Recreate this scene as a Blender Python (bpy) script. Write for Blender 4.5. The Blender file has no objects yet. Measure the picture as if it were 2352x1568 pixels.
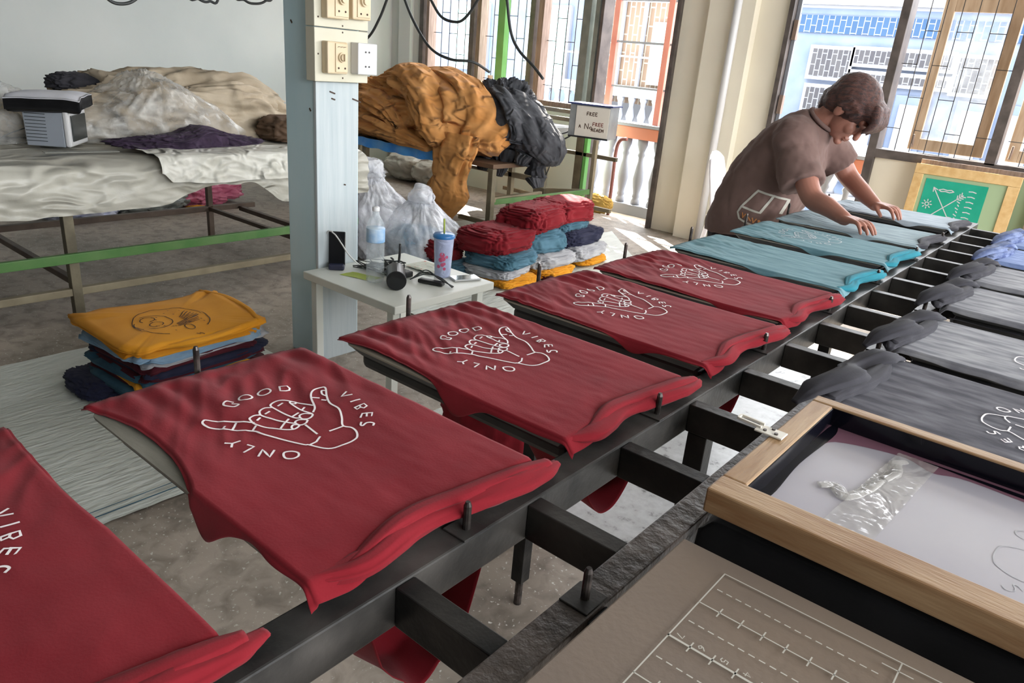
import bpy, bmesh, math, random
from mathutils import Vector, Matrix, noise
R = math.radians
C = bpy.context.scene.collection
S = bpy.context.scene

# ------------------------------------------------------------------ camera
cam = bpy.data.cameras.new('camera')
cam.sensor_width = 36.0
cam.lens = 25.822
cam.shift_x = -0.01124
cam.shift_y = 0.00121
cam.clip_start = 0.02
cam.clip_end = 200
co = bpy.data.objects.new('camera', cam)
C.objects.link(co)
co.matrix_world = Matrix((
    (0.769536, -0.291466, 0.568209, 0.0),
    (0.632780, 0.228142, -0.739960, 0.0),
    (0.086041, 0.928977, 0.359998, 1.55),
    (0, 0, 0, 1)))
S.camera = co

# ------------------------------------------------------------------ world, sun, exposure
S.view_settings.view_transform = 'Standard'
S.view_settings.look = 'None'
S.view_settings.gamma = 1.0
S.view_settings.exposure = 2.0
S.view_settings.use_curve_mapping = False
W = bpy.data.worlds.new('sky')
S.world = W
W.use_nodes = True
bg = W.node_tree.nodes['Background']
bg.inputs['Color'].default_value = (0.94, 0.965, 1.0, 1)
bg.inputs['Strength'].default_value = 3.3
sun = bpy.data.lights.new('sun', 'SUN')
sun.energy = 16.0
sun.angle = R(0.6)
sun.color = (1.0, 0.93, 0.82)
so = bpy.data.objects.new('sun', sun)
C.objects.link(so)
so.rotation_euler = Vector((0.80, -0.62, -0.75)).to_track_quat('-Z', 'Y').to_euler()


def portal(x, y, z, w, h, d):
    l = bpy.data.lights.new('opening_portal', 'AREA')
    l.shape = 'RECTANGLE'
    l.size = w
    l.size_y = h
    l.cycles.is_portal = True
    o = bpy.data.objects.new('opening_portal', l)
    C.objects.link(o)
    o.location = (x, y, z)
    o.rotation_euler = Vector(d).to_track_quat('-Z', 'Y').to_euler()


portal(-6.05, 6.95, 2.1, 2.6, 2.1, (0, -1, 0))
portal(-4.16, 6.95, 1.5, 1.0, 3.0, (0, -1, 0))
portal(-2.17, 6.95, 1.5, 1.0, 3.0, (0, -1, 0))
portal(-0.2, 6.95, 2.1, 3.0, 2.1, (0, -1, 0))
portal(3.15, 2.8, 2.2, 7.6, 1.8, (-1, 0, 0))  # covers the added, unseen opening in the right wall

# ------------------------------------------------------------------ materials
def nt(m):
    m.use_nodes = True
    t = m.node_tree
    return t, t.nodes, t.links, t.nodes['Principled BSDF']


def mat(name, col, rough=0.7, metal=0.0, col2=None, nscale=6.0, stretch=(1, 1, 1), bump=0.0, bscale=None,
        spec=0.5, lo=0.35, hi=0.65, detail=6.0, sheen=0.0, coat=0.0, bdist=0.01, folds=0.0, fscale=4.0):
    m = bpy.data.materials.new(name)
    t, n, l, b = nt(m)
    b.inputs['Base Color'].default_value = (*col, 1)
    b.inputs['Roughness'].default_value = rough
    b.inputs['Metallic'].default_value = metal
    b.inputs['Specular IOR Level'].default_value = spec
    b.inputs['Sheen Weight'].default_value = sheen
    b.inputs['Coat Weight'].default_value = coat
    if col2 or bump:
        tc = n.new('ShaderNodeTexCoord')
        mp = n.new('ShaderNodeMapping')
        mp.inputs['Scale'].default_value = stretch
        l.new(tc.outputs['Object'], mp.inputs['Vector'])
    if col2:
        nz = n.new('ShaderNodeTexNoise')
        nz.inputs['Scale'].default_value = nscale
        nz.inputs['Detail'].default_value = detail
        l.new(mp.outputs[0], nz.inputs['Vector'])
        r = n.new('ShaderNodeValToRGB')
        r.color_ramp.elements[0].position = lo
        r.color_ramp.elements[1].position = hi
        r.color_ramp.elements[0].color = (*col, 1)
        r.color_ramp.elements[1].color = (*col2, 1)
        l.new(nz.outputs['Fac'], r.inputs[0])
        l.new(r.outputs[0], b.inputs['Base Color'])
    if bump:
        nb = n.new('ShaderNodeTexNoise')
        nb.inputs['Scale'].default_value = bscale or nscale * 3
        nb.inputs['Detail'].default_value = 5
        l.new(mp.outputs[0], nb.inputs['Vector'])
        bp = n.new('ShaderNodeBump')
        bp.inputs['Strength'].default_value = bump
        bp.inputs['Distance'].default_value = bdist
        l.new(nb.outputs['Fac'], bp.inputs['Height'])
        l.new(bp.outputs[0], b.inputs['Normal'])
        if folds:
            nr = n.new('ShaderNodeTexNoise')
            nr.noise_type = 'RIDGED_MULTIFRACTAL'
            nr.inputs['Scale'].default_value = fscale
            nr.inputs['Detail'].default_value = 3
            nr.inputs['Distortion'].default_value = 0.9
            l.new(mp.outputs[0], nr.inputs['Vector'])
            b2 = n.new('ShaderNodeBump')
            b2.inputs['Strength'].default_value = 1.0
            b2.inputs['Distance'].default_value = folds
            l.new(nr.outputs['Fac'], b2.inputs['Height'])
            l.new(bp.outputs[0], b2.inputs['Normal'])
            l.new(b2.outputs[0], b.inputs['Normal'])
    return m


def fabric(name, col, col2=None, nscale=9.0, bump=0.2, stretch=(1, 1, 1), lo=0.35, hi=0.7, rough=0.9, folds=0.0, fscale=4.0):
    """cloth: fine mottling and a fine weave bump"""
    return mat(name, col, rough, col2=col2 or tuple(min(1, c * 1.35) for c in col), nscale=nscale, bump=bump,
               bscale=260, spec=0.08, stretch=stretch, lo=lo, hi=hi, sheen=0.06, bdist=0.002, folds=folds, fscale=fscale)


def clear_mat(name, col, alpha, rough=0.25, coln=0.0):
    m = bpy.data.materials.new(name)
    t, n, l, b = nt(m)
    b.inputs['Base Color'].default_value = (*col, 1)
    b.inputs['Roughness'].default_value = rough
    tc = n.new('ShaderNodeTexCoord')
    nz = n.new('ShaderNodeTexNoise')
    nz.inputs['Scale'].default_value = 7
    nz.inputs['Detail'].default_value = 8
    l.new(tc.outputs['Object'], nz.inputs['Vector'])
    mr = n.new('ShaderNodeMapRange')
    mr.inputs['From Min'].default_value = 0.35
    mr.inputs['From Max'].default_value = 0.65
    mr.inputs['To Min'].default_value = max(0, alpha - coln)
    mr.inputs['To Max'].default_value = min(1, alpha + coln)
    l.new(nz.outputs['Fac'], mr.inputs[0])
    l.new(mr.outputs[0], b.inputs['Alpha'])
    bp = n.new('ShaderNodeBump')
    bp.inputs['Strength'].default_value = 0.5
    bp.inputs['Distance'].default_value = 0.02
    nb = n.new('ShaderNodeTexNoise')
    nb.inputs['Scale'].default_value = 14
    nb.inputs['Distortion'].default_value = 1.5
    l.new(tc.outputs['Object'], nb.inputs['Vector'])
    l.new(nb.outputs['Fac'], bp.inputs['Height'])
    l.new(bp.outputs[0], b.inputs['Normal'])
    return m


M = {}
M['red'] = fabric('maroon_cotton', (0.165, 0.0085, 0.014), (0.225, 0.018, 0.025), 5)
M['teal'] = fabric('teal_cotton', (0.10, 0.20, 0.235), (0.18, 0.31, 0.34), 8, stretch=(1, 4, 1))
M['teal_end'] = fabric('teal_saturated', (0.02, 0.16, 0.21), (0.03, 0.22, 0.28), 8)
M['greyblue'] = fabric('grey_blue_cotton', (0.20, 0.27, 0.30), (0.32, 0.40, 0.43), 10, stretch=(1, 4, 1))
M['paleblue'] = fabric('pale_blue_cotton', (0.28, 0.34, 0.39), (0.42, 0.48, 0.53), 10, stretch=(1, 4, 1))
M['black_wash'] = fabric('washed_black_cotton', (0.050, 0.048, 0.060), (0.145, 0.142, 0.16), 10, stretch=(1, 3.5, 1), lo=0.38, hi=0.72)
M['grey_wash'] = fabric('washed_grey_cotton', (0.14, 0.14, 0.16), (0.36, 0.36, 0.37), 10, stretch=(1, 4, 1), lo=0.34, hi=0.75)
M['black_cloth'] = fabric('black_cotton', (0.005, 0.005, 0.0055), (0.010, 0.010, 0.011))
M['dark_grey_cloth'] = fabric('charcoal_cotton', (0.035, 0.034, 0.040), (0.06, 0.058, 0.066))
M['blue_wash'] = fabric('washed_blue_cotton', (0.11, 0.16, 0.33), (0.28, 0.36, 0.58), 12, stretch=(1, 5, 1))
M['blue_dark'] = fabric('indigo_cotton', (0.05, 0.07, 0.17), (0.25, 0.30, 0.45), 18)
M['yellow'] = fabric('mustard_cotton', (0.62, 0.255, 0.018), (0.70, 0.31, 0.030), 5)
M['lblue'] = fabric('light_blue_cotton', (0.17, 0.29, 0.42), (0.30, 0.42, 0.53), 7)
M['petrol'] = fabric('petrol_blue_cotton', (0.022, 0.065, 0.10), (0.05, 0.12, 0.17), 9)
M['maroon'] = fabric('dark_maroon_cotton', (0.055, 0.010, 0.016), (0.09, 0.018, 0.026), 6)
M['navy'] = fabric('navy_cotton', (0.018, 0.020, 0.042), (0.03, 0.032, 0.06), 6)
M['lgrey'] = fabric('light_grey_cotton', (0.34, 0.34, 0.36), (0.46, 0.46, 0.47), 7)
M['white_cloth'] = fabric('white_cotton', (0.55, 0.56, 0.62), (0.7, 0.7, 0.74), 7)
M['denim'] = fabric('blue_grey_cotton', (0.05, 0.12, 0.16), (0.10, 0.20, 0.27), 7)
M['amber'] = fabric('amber_cloth', (0.50, 0.22, 0.065), (0.66, 0.33, 0.12), 5, bump=0.2, folds=0.09, fscale=6.5, stretch=(.8, 1, 1.5))
M['charcoal_heap'] = fabric('charcoal_heap', (0.035, 0.037, 0.042), (0.085, 0.087, 0.095), 7, folds=0.07, fscale=8)
M['purple'] = fabric('dark_purple_cloth', (0.030, 0.020, 0.036), (0.075, 0.05, 0.085), 9, folds=0.03, fscale=14)
M['print_white'] = mat('white_print', (0.80, 0.74, 0.74), 0.6)
M['print_pale'] = mat('pale_print', (0.50, 0.52, 0.54), 0.6)
M['print_black'] = mat('black_print', (0.05, 0.025, 0.012), 0.7)
M['print_ghost'] = mat('ghost_print', (0.30, 0.295, 0.31), 0.3)
M['print_cream'] = mat('cream_print', (0.45, 0.43, 0.37), 0.7)
M['steel_black'] = mat('blackened_steel', (0.007, 0.007, 0.007), 0.38, 0.0, (0.035, 0.032, 0.028), 9, spec=0.22, bump=0.35, bscale=60, lo=0.42, hi=0.75, bdist=0.003)
M['steel_mid'] = mat('worn_steel', (0.013, 0.013, 0.0125), 0.40, 0.0, (0.065, 0.06, 0.055), 10, spec=0.3, bump=0.3, bscale=70, lo=0.35, hi=0.7, bdist=0.003)
M['steel_brown'] = mat('brown_crusted_steel', (0.018, 0.014, 0.012), 0.42, 0.0, (0.10, 0.08, 0.068), 12, spec=0.35, bump=0.8, bscale=50, lo=0.35, hi=0.7, bdist=0.006)
M['pin'] = mat('steel_pin', (0.035, 0.03, 0.028), 0.35, 0.7, (0.12, 0.10, 0.09), 40)
M['board'] = mat('grey_plywood', (0.13, 0.125, 0.10), 0.6, 0, (0.21, 0.20, 0.165), 7, (1, 5, 1), bump=0.2, bscale=50)
M['board_edge'] = mat('dark_board_edge', (0.012, 0.012, 0.013), 0.5, 0, (0.03, 0.029, 0.028), 14)
M['board_tan'] = mat('tan_laminate', (0.25, 0.22, 0.17), 0.6)
M['hardboard'] = mat('brown_hardboard', (0.205, 0.150, 0.105), 0.75, 0, (0.135, 0.105, 0.085), 3.2, bump=0.35, bscale=120, lo=0.3, hi=0.75, detail=12, bdist=0.002)
M['wood'] = mat('screen_wood', (0.23, 0.12, 0.05), 0.5, 0, (0.36, 0.235, 0.125), 5, (1.2, 9, 9), bump=0.3, bscale=30, bdist=0.003)
M['wood_y'] = mat('screen_wood_cross', (0.26, 0.145, 0.065), 0.5, 0, (0.38, 0.25, 0.135), 5, (9, 1.2, 9), bump=0.3, bscale=30, bdist=0.003)
M['pine'] = mat('pale_pine', (0.52, 0.33, 0.13), 0.6, 0, (0.62, 0.43, 0.20), 5, (4, 4, 4))
M['sash_wood'] = mat('sash_wood', (0.42, 0.29, 0.18), 0.6, 0, (0.55, 0.41, 0.28), 4, (6, 6, 1))
M['wall'] = mat('pale_blue_plaster', (0.56, 0.60, 0.58), 0.85, 0, (0.62, 0.65, 0.625), 1.2, bump=0.08, bscale=18)
M['wall_cream'] = mat('cream_plaster', (0.70, 0.65, 0.53), 0.85, 0, (0.77, 0.72, 0.59), 1.3, bump=0.1, bscale=16)
M['wall_green'] = mat('pale_green_plaster', (0.62, 0.70, 0.60), 0.85, 0, (0.70, 0.76, 0.66), 1.5, bump=0.08)
M['pillar'] = mat('light_blue_paint', (0.53, 0.72, 0.78), 0.5, 0, (0.60, 0.76, 0.81), 2.0, (3, 3, 0.6), bump=0.1, bscale=25)
M['pillar_white'] = mat('pale_grey_board', (0.40, 0.46, 0.48), 0.6, 0, (0.48, 0.53, 0.54), 2.5, (12, 12, 0.7), bump=0.1, bscale=14)
M['ceiling'] = mat('ceiling_paint', (0.5, 0.5, 0.48), 0.9)
M['bare'] = mat('dark_unseen_wall', (0.16, 0.155, 0.145), 0.9)  # unseen walls, made dark to keep bounce off the foreground
M['asphalt'] = mat('street_asphalt', (0.07, 0.07, 0.07), 0.9)
M['dark_frame'] = mat('dark_window_frame', (0.055, 0.045, 0.04), 0.5, 0, (0.11, 0.09, 0.08), 9)
M['brown_frame'] = mat('brown_window_frame', (0.17, 0.115, 0.085), 0.55, 0, (0.26, 0.19, 0.15), 6, (9, 9, 1))
M['grey_frame'] = mat('grey_green_post', (0.12, 0.14, 0.12), 0.55, 0, (0.18, 0.20, 0.17), 8)
M['iron'] = mat('grille_iron', (0.06, 0.055, 0.05), 0.5, 0.3)
M['leg_olive'] = mat('olive_steel', (0.10, 0.085, 0.055), 0.5, 0.2, (0.18, 0.155, 0.10), 7, bump=0.15, bscale=40)
M['rail_brown'] = mat('rusty_brown_steel', (0.075, 0.050, 0.035), 0.55, 0.2, (0.12, 0.085, 0.06), 8)
M['rail_tan'] = mat('tan_steel', (0.20, 0.165, 0.105), 0.55, 0.1, (0.27, 0.23, 0.15), 8)
M['rail_green'] = mat('green_paint', (0.055, 0.165, 0.035), 0.45, 0, (0.10, 0.20, 0.06), 6)
M['green_post'] = mat('bright_green_paint', (0.12, 0.36, 0.08), 0.4, 0, (0.16, 0.42, 0.12), 4)
M['motor_blue'] = mat('dark_blue_enamel', (0.035, 0.05, 0.15), 0.4, 0.2)
M['grey_metal'] = mat('grey_enamel', (0.22, 0.235, 0.235), 0.4, 0.2, (0.30, 0.31, 0.30), 8)
M['white_label'] = mat('white_panel', (0.66, 0.62, 0.54), 0.5)
M['tarp_cloth'] = mat('plastic_cover', (0.36, 0.345, 0.29), 0.4, 0, (0.50, 0.485, 0.42), 4, (1, .7, 1.6), bump=0.4, bscale=16, bdist=0.01, folds=0.05, fscale=6)
M['tarp_white'] = mat('white_plastic_cover', (0.60, 0.59, 0.52), 0.35, 0, (0.70, 0.69, 0.63), 5, bump=0.4, bscale=18, bdist=0.01, folds=0.05, fscale=9)
M['canvas'] = mat('tan_canvas', (0.36, 0.29, 0.20), 0.7, 0, (0.50, 0.42, 0.31), 4, bump=0.3, bscale=30, folds=0.10, fscale=3.5)
M['canvas_dark'] = mat('brown_canvas_lining', (0.12, 0.07, 0.04), 0.7)
M['clear'] = clear_mat('clear_plastic', (0.80, 0.80, 0.77), 0.34, 0.2, 0.22)
M['bag'] = clear_mat('milky_bag_plastic', (0.86, 0.88, 0.93), 0.45, 0.22, 0.2)
M['bottle'] = clear_mat('bottle_plastic', (0.62, 0.68, 0.70), 0.30, 0.05, 0.12)
M['tumbler'] = clear_mat('tumbler_plastic', (0.50, 0.56, 0.78), 0.88, 0.15, 0.05)
M['tumbler_blue'] = mat('tumbler_lid', (0.03, 0.17, 0.42), 0.3)
M['pink'] = mat('pink_flower_print', (0.55, 0.10, 0.20), 0.4)
M['label_blue'] = mat('bottle_label_blue', (0.22, 0.42, 0.68), 0.35, 0, (0.60, 0.72, 0.82), 9, lo=0.45, hi=0.6)
M['black_gloss'] = mat('black_gloss', (0.008, 0.009, 0.011), 0.12)
M['black_plastic'] = mat('black_plastic', (0.012, 0.012, 0.013), 0.4)
M['phone_stand'] = mat('phone_stand', (0.02, 0.022, 0.05), 0.35)
M['white_cable'] = mat('white_cable', (0.62, 0.62, 0.60), 0.4)
M['lime'] = mat('lime_paper', (0.34, 0.42, 0.05), 0.6)
M['table_white'] = mat('white_melamine', (0.60, 0.62, 0.56), 0.4, 0, (0.66, 0.67, 0.61), 3)
M['mirror_glass'] = mat('phone_screen', (0.25, 0.32, 0.34), 0.06, 0.6)
M['cream_plastic'] = mat('aged_cream_plastic', (0.60, 0.47, 0.29), 0.4, 0, (0.66, 0.54, 0.36), 6)
M['cream_box'] = mat('cream_box', (0.55, 0.52, 0.40), 0.5, 0, (0.60, 0.57, 0.45), 5)
M['white_plastic'] = mat('white_plastic', (0.62, 0.62, 0.62), 0.35)
M['tv_grey'] = mat('grey_casing', (0.30, 0.33, 0.37), 0.45)
M['tv_screen'] = mat('dark_screen', (0.03, 0.035, 0.033), 0.25)
M['cable'] = mat('black_cable', (0.03, 0.033, 0.032), 0.5)
M['blue_tarp'] = mat('blue_tarpaulin', (0.02, 0.26, 0.80), 0.3, 0, (0.10, 0.42, 0.88), 5, bump=0.6, bscale=20)
M['chair'] = mat('chair_plastic', (0.66, 0.64, 0.66), 0.35)
M['paper'] = mat('white_floor_sheet', (0.52, 0.545, 0.50), 0.45, 0, (0.60, 0.62, 0.575), 4, (5, 1, 1), bump=0.9, bscale=9, bdist=0.012)
M['skin'] = mat('skin', (0.30, 0.125, 0.085), 0.5, 0, (0.34, 0.15, 0.105), 6)
M['hair'] = mat('brown_black_hair', (0.040, 0.022, 0.022), 0.45, 0, (0.13, 0.05, 0.035), 8, (2, 14, 14), bump=0.9, bscale=40, bdist=0.006)
M['tee_brown'] = fabric('brown_tee', (0.145, 0.092, 0.080), (0.175, 0.112, 0.096), 4)
M['trousers'] = fabric('dark_trousers', (0.035, 0.028, 0.03), (0.05, 0.04, 0.042), 4)
M['orange_print'] = mat('orange_print', (0.50, 0.20, 0.06), 0.6)
M['shoe'] = mat('sandal', (0.03, 0.025, 0.02), 0.6)
M['salmon'] = mat('salmon_paint', (0.36, 0.13, 0.10), 0.5, 0, (0.42, 0.17, 0.13), 4)
M['coping'] = mat('orange_coping', (0.40, 0.14, 0.08), 0.6)
M['white_paint'] = mat('white_exterior_paint', (0.19, 0.20, 0.225), 0.7)
M['balcony_floor'] = mat('balcony_tiles', (0.42, 0.37, 0.31), 0.6, 0, (0.5, 0.45, 0.38), 6)
M['red_pipe'] = mat('red_brown_pipe', (0.20, 0.07, 0.055), 0.45)
M['straw'] = mat('broom_straw', (0.60, 0.38, 0.09), 0.8)
M['green_mesh'] = mat('green_emulsion', (0.0, 0.27, 0.17), 0.5, 0, (0.01, 0.33, 0.22), 5)
M['green_dim'] = mat('green_mesh_margin', (0.30, 0.40, 0.24), 0.5)
M['shade_facade'] = mat('shade_tinted_facade', (0.065, 0.092, 0.15), 0.8, 0, (0.095, 0.12, 0.18), 2)  # bluish, darkened albedo carries the shade on the house fronts
M['blue_tile'] = mat('blue_tile_band', (0.02, 0.15, 0.42), 0.4)
M['house_dark'] = mat('dark_window_glass', (0.07, 0.08, 0.10), 0.3)
M['house_grey'] = mat('grey_railing', (0.18, 0.22, 0.26), 0.6)
M['teal_glass'] = mat('pale_teal_glass', (0.22, 0.36, 0.34), 0.2)
M['ink'] = mat('wet_ink', (0.004, 0.004, 0.007), 0.15, spec=0.3)
M['screen_mesh'] = mat('screen_mesh_film', (0.30, 0.28, 0.33), 0.22, 0, (0.40, 0.385, 0.40), 2.2, lo=0.3, hi=0.7, coat=0.5)
M['screen_pink'] = mat('stained_mesh', (0.17, 0.08, 0.11), 0.25, coat=0.5)
M['tape'] = clear_mat('packing_tape', (0.50, 0.48, 0.45), 0.38, 0.07, 0.12)
M['pink_bag'] = mat('pink_bag', (0.45, 0.09, 0.17), 0.4, 0, (0.55, 0.16, 0.24), 10, bump=0.7, bscale=25)
M['grey_bag'] = mat('grey_bag', (0.08, 0.09, 0.08), 0.3, 0, (0.26, 0.28, 0.26), 8, bump=0.7, bscale=20)
M['blue_bag'] = mat('white_blue_bag', (0.42, 0.45, 0.62), 0.4, 0, (0.62, 0.63, 0.7), 12, bump=0.7, bscale=25)
M['grey_strip'] = mat('grey_tape', (0.26, 0.26, 0.23), 0.6)
M['paper_pattern'] = mat('speckled_packet', (0.50, 0.52, 0.42), 0.5, 0, (0.50, 0.16, 0.13), 60, lo=0.6, hi=0.66)


def brick_mat(name, c1, c2, mortar, sx, row, brickw, ms):
    m = bpy.data.materials.new(name)
    t, n, l, b = nt(m)
    tc = n.new('ShaderNodeTexCoord')
    sep = n.new('ShaderNodeSeparateXYZ')
    cmb = n.new('ShaderNodeCombineXYZ')
    l.new(tc.outputs['Object'], sep.inputs[0])
    l.new(sep.outputs['Z'], cmb.inputs['X'])
    l.new(sep.outputs['X'], cmb.inputs['Y'])
    br = n.new('ShaderNodeTexBrick')
    br.inputs['Color1'].default_value = (*c1, 1)
    br.inputs['Color2'].default_value = (*c2, 1)
    br.inputs['Mortar'].default_value = (*mortar, 1)
    br.inputs['Scale'].default_value = sx
    br.inputs['Mortar Size'].default_value = ms
    br.inputs['Brick Width'].default_value = brickw
    br.inputs['Row Height'].default_value = row
    l.new(cmb.outputs[0], br.inputs['Vector'])
    l.new(br.outputs['Color'], b.inputs['Base Color'])
    b.inputs['Roughness'].default_value = 0.8
    return m


M['tan_brick'] = brick_mat('tan_wall_with_white_grille', (0.10, 0.066, 0.042), (0.115, 0.075, 0.05), (0.20, 0.18, 0.15), 1.0, 0.10, 0.30, 0.012)
M['blue_grid'] = brick_mat('blue_tiles', (0.004, 0.028, 0.075), (0.008, 0.038, 0.09), (0.13, 0.155, 0.20), 1.0, 0.085, 0.17, 0.006)
M['dark_grid'] = brick_mat('dark_glass_white_bars', (0.018, 0.018, 0.024), (0.03, 0.03, 0.034), (0.13, 0.15, 0.19), 1.0, 0.075, 0.16, 0.006)


def floor_mat():
    m = bpy.data.materials.new('stained_concrete')
    t, n, l, b = nt(m)
    tc = n.new('ShaderNodeTexCoord')
    def nz(s, d=8, dist=0.0, st=(1, 1, 1)):
        mp = n.new('ShaderNodeMapping'); mp.inputs['Scale'].default_value = st
        l.new(tc.outputs['Object'], mp.inputs[0])
        x = n.new('ShaderNodeTexNoise')
        x.inputs['Scale'].default_value = s; x.inputs['Detail'].default_value = d; x.inputs['Distortion'].default_value = dist
        l.new(mp.outputs[0], x.inputs['Vector'])
        return x
    a = nz(1.1, 10, 0.4)
    r1 = n.new('ShaderNodeValToRGB')
    r1.color_ramp.elements[0].color = (0.20, 0.168, 0.135, 1); r1.color_ramp.elements[0].position = 0.35
    r1.color_ramp.elements[1].color = (0.42, 0.355, 0.295, 1); r1.color_ramp.elements[1].position = 0.62
    l.new(a.outputs['Fac'], r1.inputs[0])
    f = nz(13, 14, 0.6)
    mx = n.new('ShaderNodeMix'); mx.data_type = 'RGBA'; mx.blend_type = 'MULTIPLY'; mx.inputs['Factor'].default_value = 0.55
    r2 = n.new('ShaderNodeValToRGB')
    r2.color_ramp.elements[0].color = (0.30, 0.29, 0.27, 1); r2.color_ramp.elements[0].position = 0.33
    r2.color_ramp.elements[1].color = (1, 1, 1, 1); r2.color_ramp.elements[1].position = 0.55
    l.new(f.outputs['Fac'], r2.inputs[0])
    l.new(r1.outputs[0], mx.inputs[6]); l.new(r2.outputs[0], mx.inputs[7])
    sp = nz(70, 2)
    r3 = n.new('ShaderNodeValToRGB')
    r3.color_ramp.elements[0].position = 0.64; r3.color_ramp.elements[0].color = (0, 0, 0, 1)
    r3.color_ramp.elements[1].position = 0.72; r3.color_ramp.elements[1].color = (1, 1, 1, 1)
    l.new(sp.outputs['Fac'], r3.inputs[0])
    m2 = n.new('ShaderNodeMix'); m2.data_type = 'RGBA'
    l.new(r3.outputs[0], m2.inputs['Factor']); l.new(mx.outputs[2], m2.inputs[6]); m2.inputs[7].default_value = (0.55, 0.53, 0.48, 1)
    l.new(m2.outputs[2], b.inputs['Base Color'])
    rr = n.new('ShaderNodeMapRange'); rr.inputs['To Min'].default_value = 0.38; rr.inputs['To Max'].default_value = 0.75
    l.new(a.outputs['Fac'], rr.inputs[0]); l.new(rr.outputs[0], b.inputs['Roughness'])
    bp = n.new('ShaderNodeBump'); bp.inputs['Strength'].default_value = 0.25; bp.inputs['Distance'].default_value = 0.01
    l.new(f.outputs['Fac'], bp.inputs['Height']); l.new(bp.outputs[0], b.inputs['Normal'])
    return m


M['floor'] = floor_mat()


def splatter_mat():
    m = bpy.data.materials.new('ink_splattered_sheet')
    t, n, l, b = nt(m)
    tc = n.new('ShaderNodeTexCoord')
    v = n.new('ShaderNodeTexNoise'); v.inputs['Scale'].default_value = 17; v.inputs['Detail'].default_value = 9; v.inputs['Roughness'].default_value = 0.65
    l.new(tc.outputs['Object'], v.inputs['Vector'])
    r = n.new('ShaderNodeValToRGB')
    e = r.color_ramp.elements
    e[0].position = 0.30; e[0].color = (0.03, 0.03, 0.03, 1)
    e[1].position = 0.42; e[1].color = (0.30, 0.30, 0.29, 1)
    k = e.new(0.7); k.color = (0.40, 0.40, 0.40, 1)
    l.new(v.outputs['Fac'], r.inputs[0]); l.new(r.outputs[0], b.inputs['Base Color'])
    b.inputs['Roughness'].default_value = 0.4
    return m


M['splatter'] = splatter_mat()

# ------------------------------------------------------------------ helpers
def tag(o, label=None, cat=None, group=None, kind=None):
    if label: o['label'] = label
    if cat: o['category'] = cat
    if group: o['group'] = group
    if kind: o['kind'] = kind
    return o


def empty(name, loc, rz=0, label=None, cat=None, group=None):
    o = bpy.data.objects.new(name, None)
    o.empty_display_size = 0.1
    C.objects.link(o)
    o.location = loc
    o.rotation_euler = (0, 0, rz)
    return tag(o, label, cat, group)


def mesh(name, vs, fs, m, parent=None, smooth=True):
    me = bpy.data.meshes.new(name)
    me.from_pydata([tuple(v) for v in vs], [], fs)
    me.materials.append(m)
    me.update()
    if smooth:
        for p in me.polygons: p.use_smooth = True
    o = bpy.data.objects.new(name, me)
    C.objects.link(o)
    if parent: o.parent = parent
    return o


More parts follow.
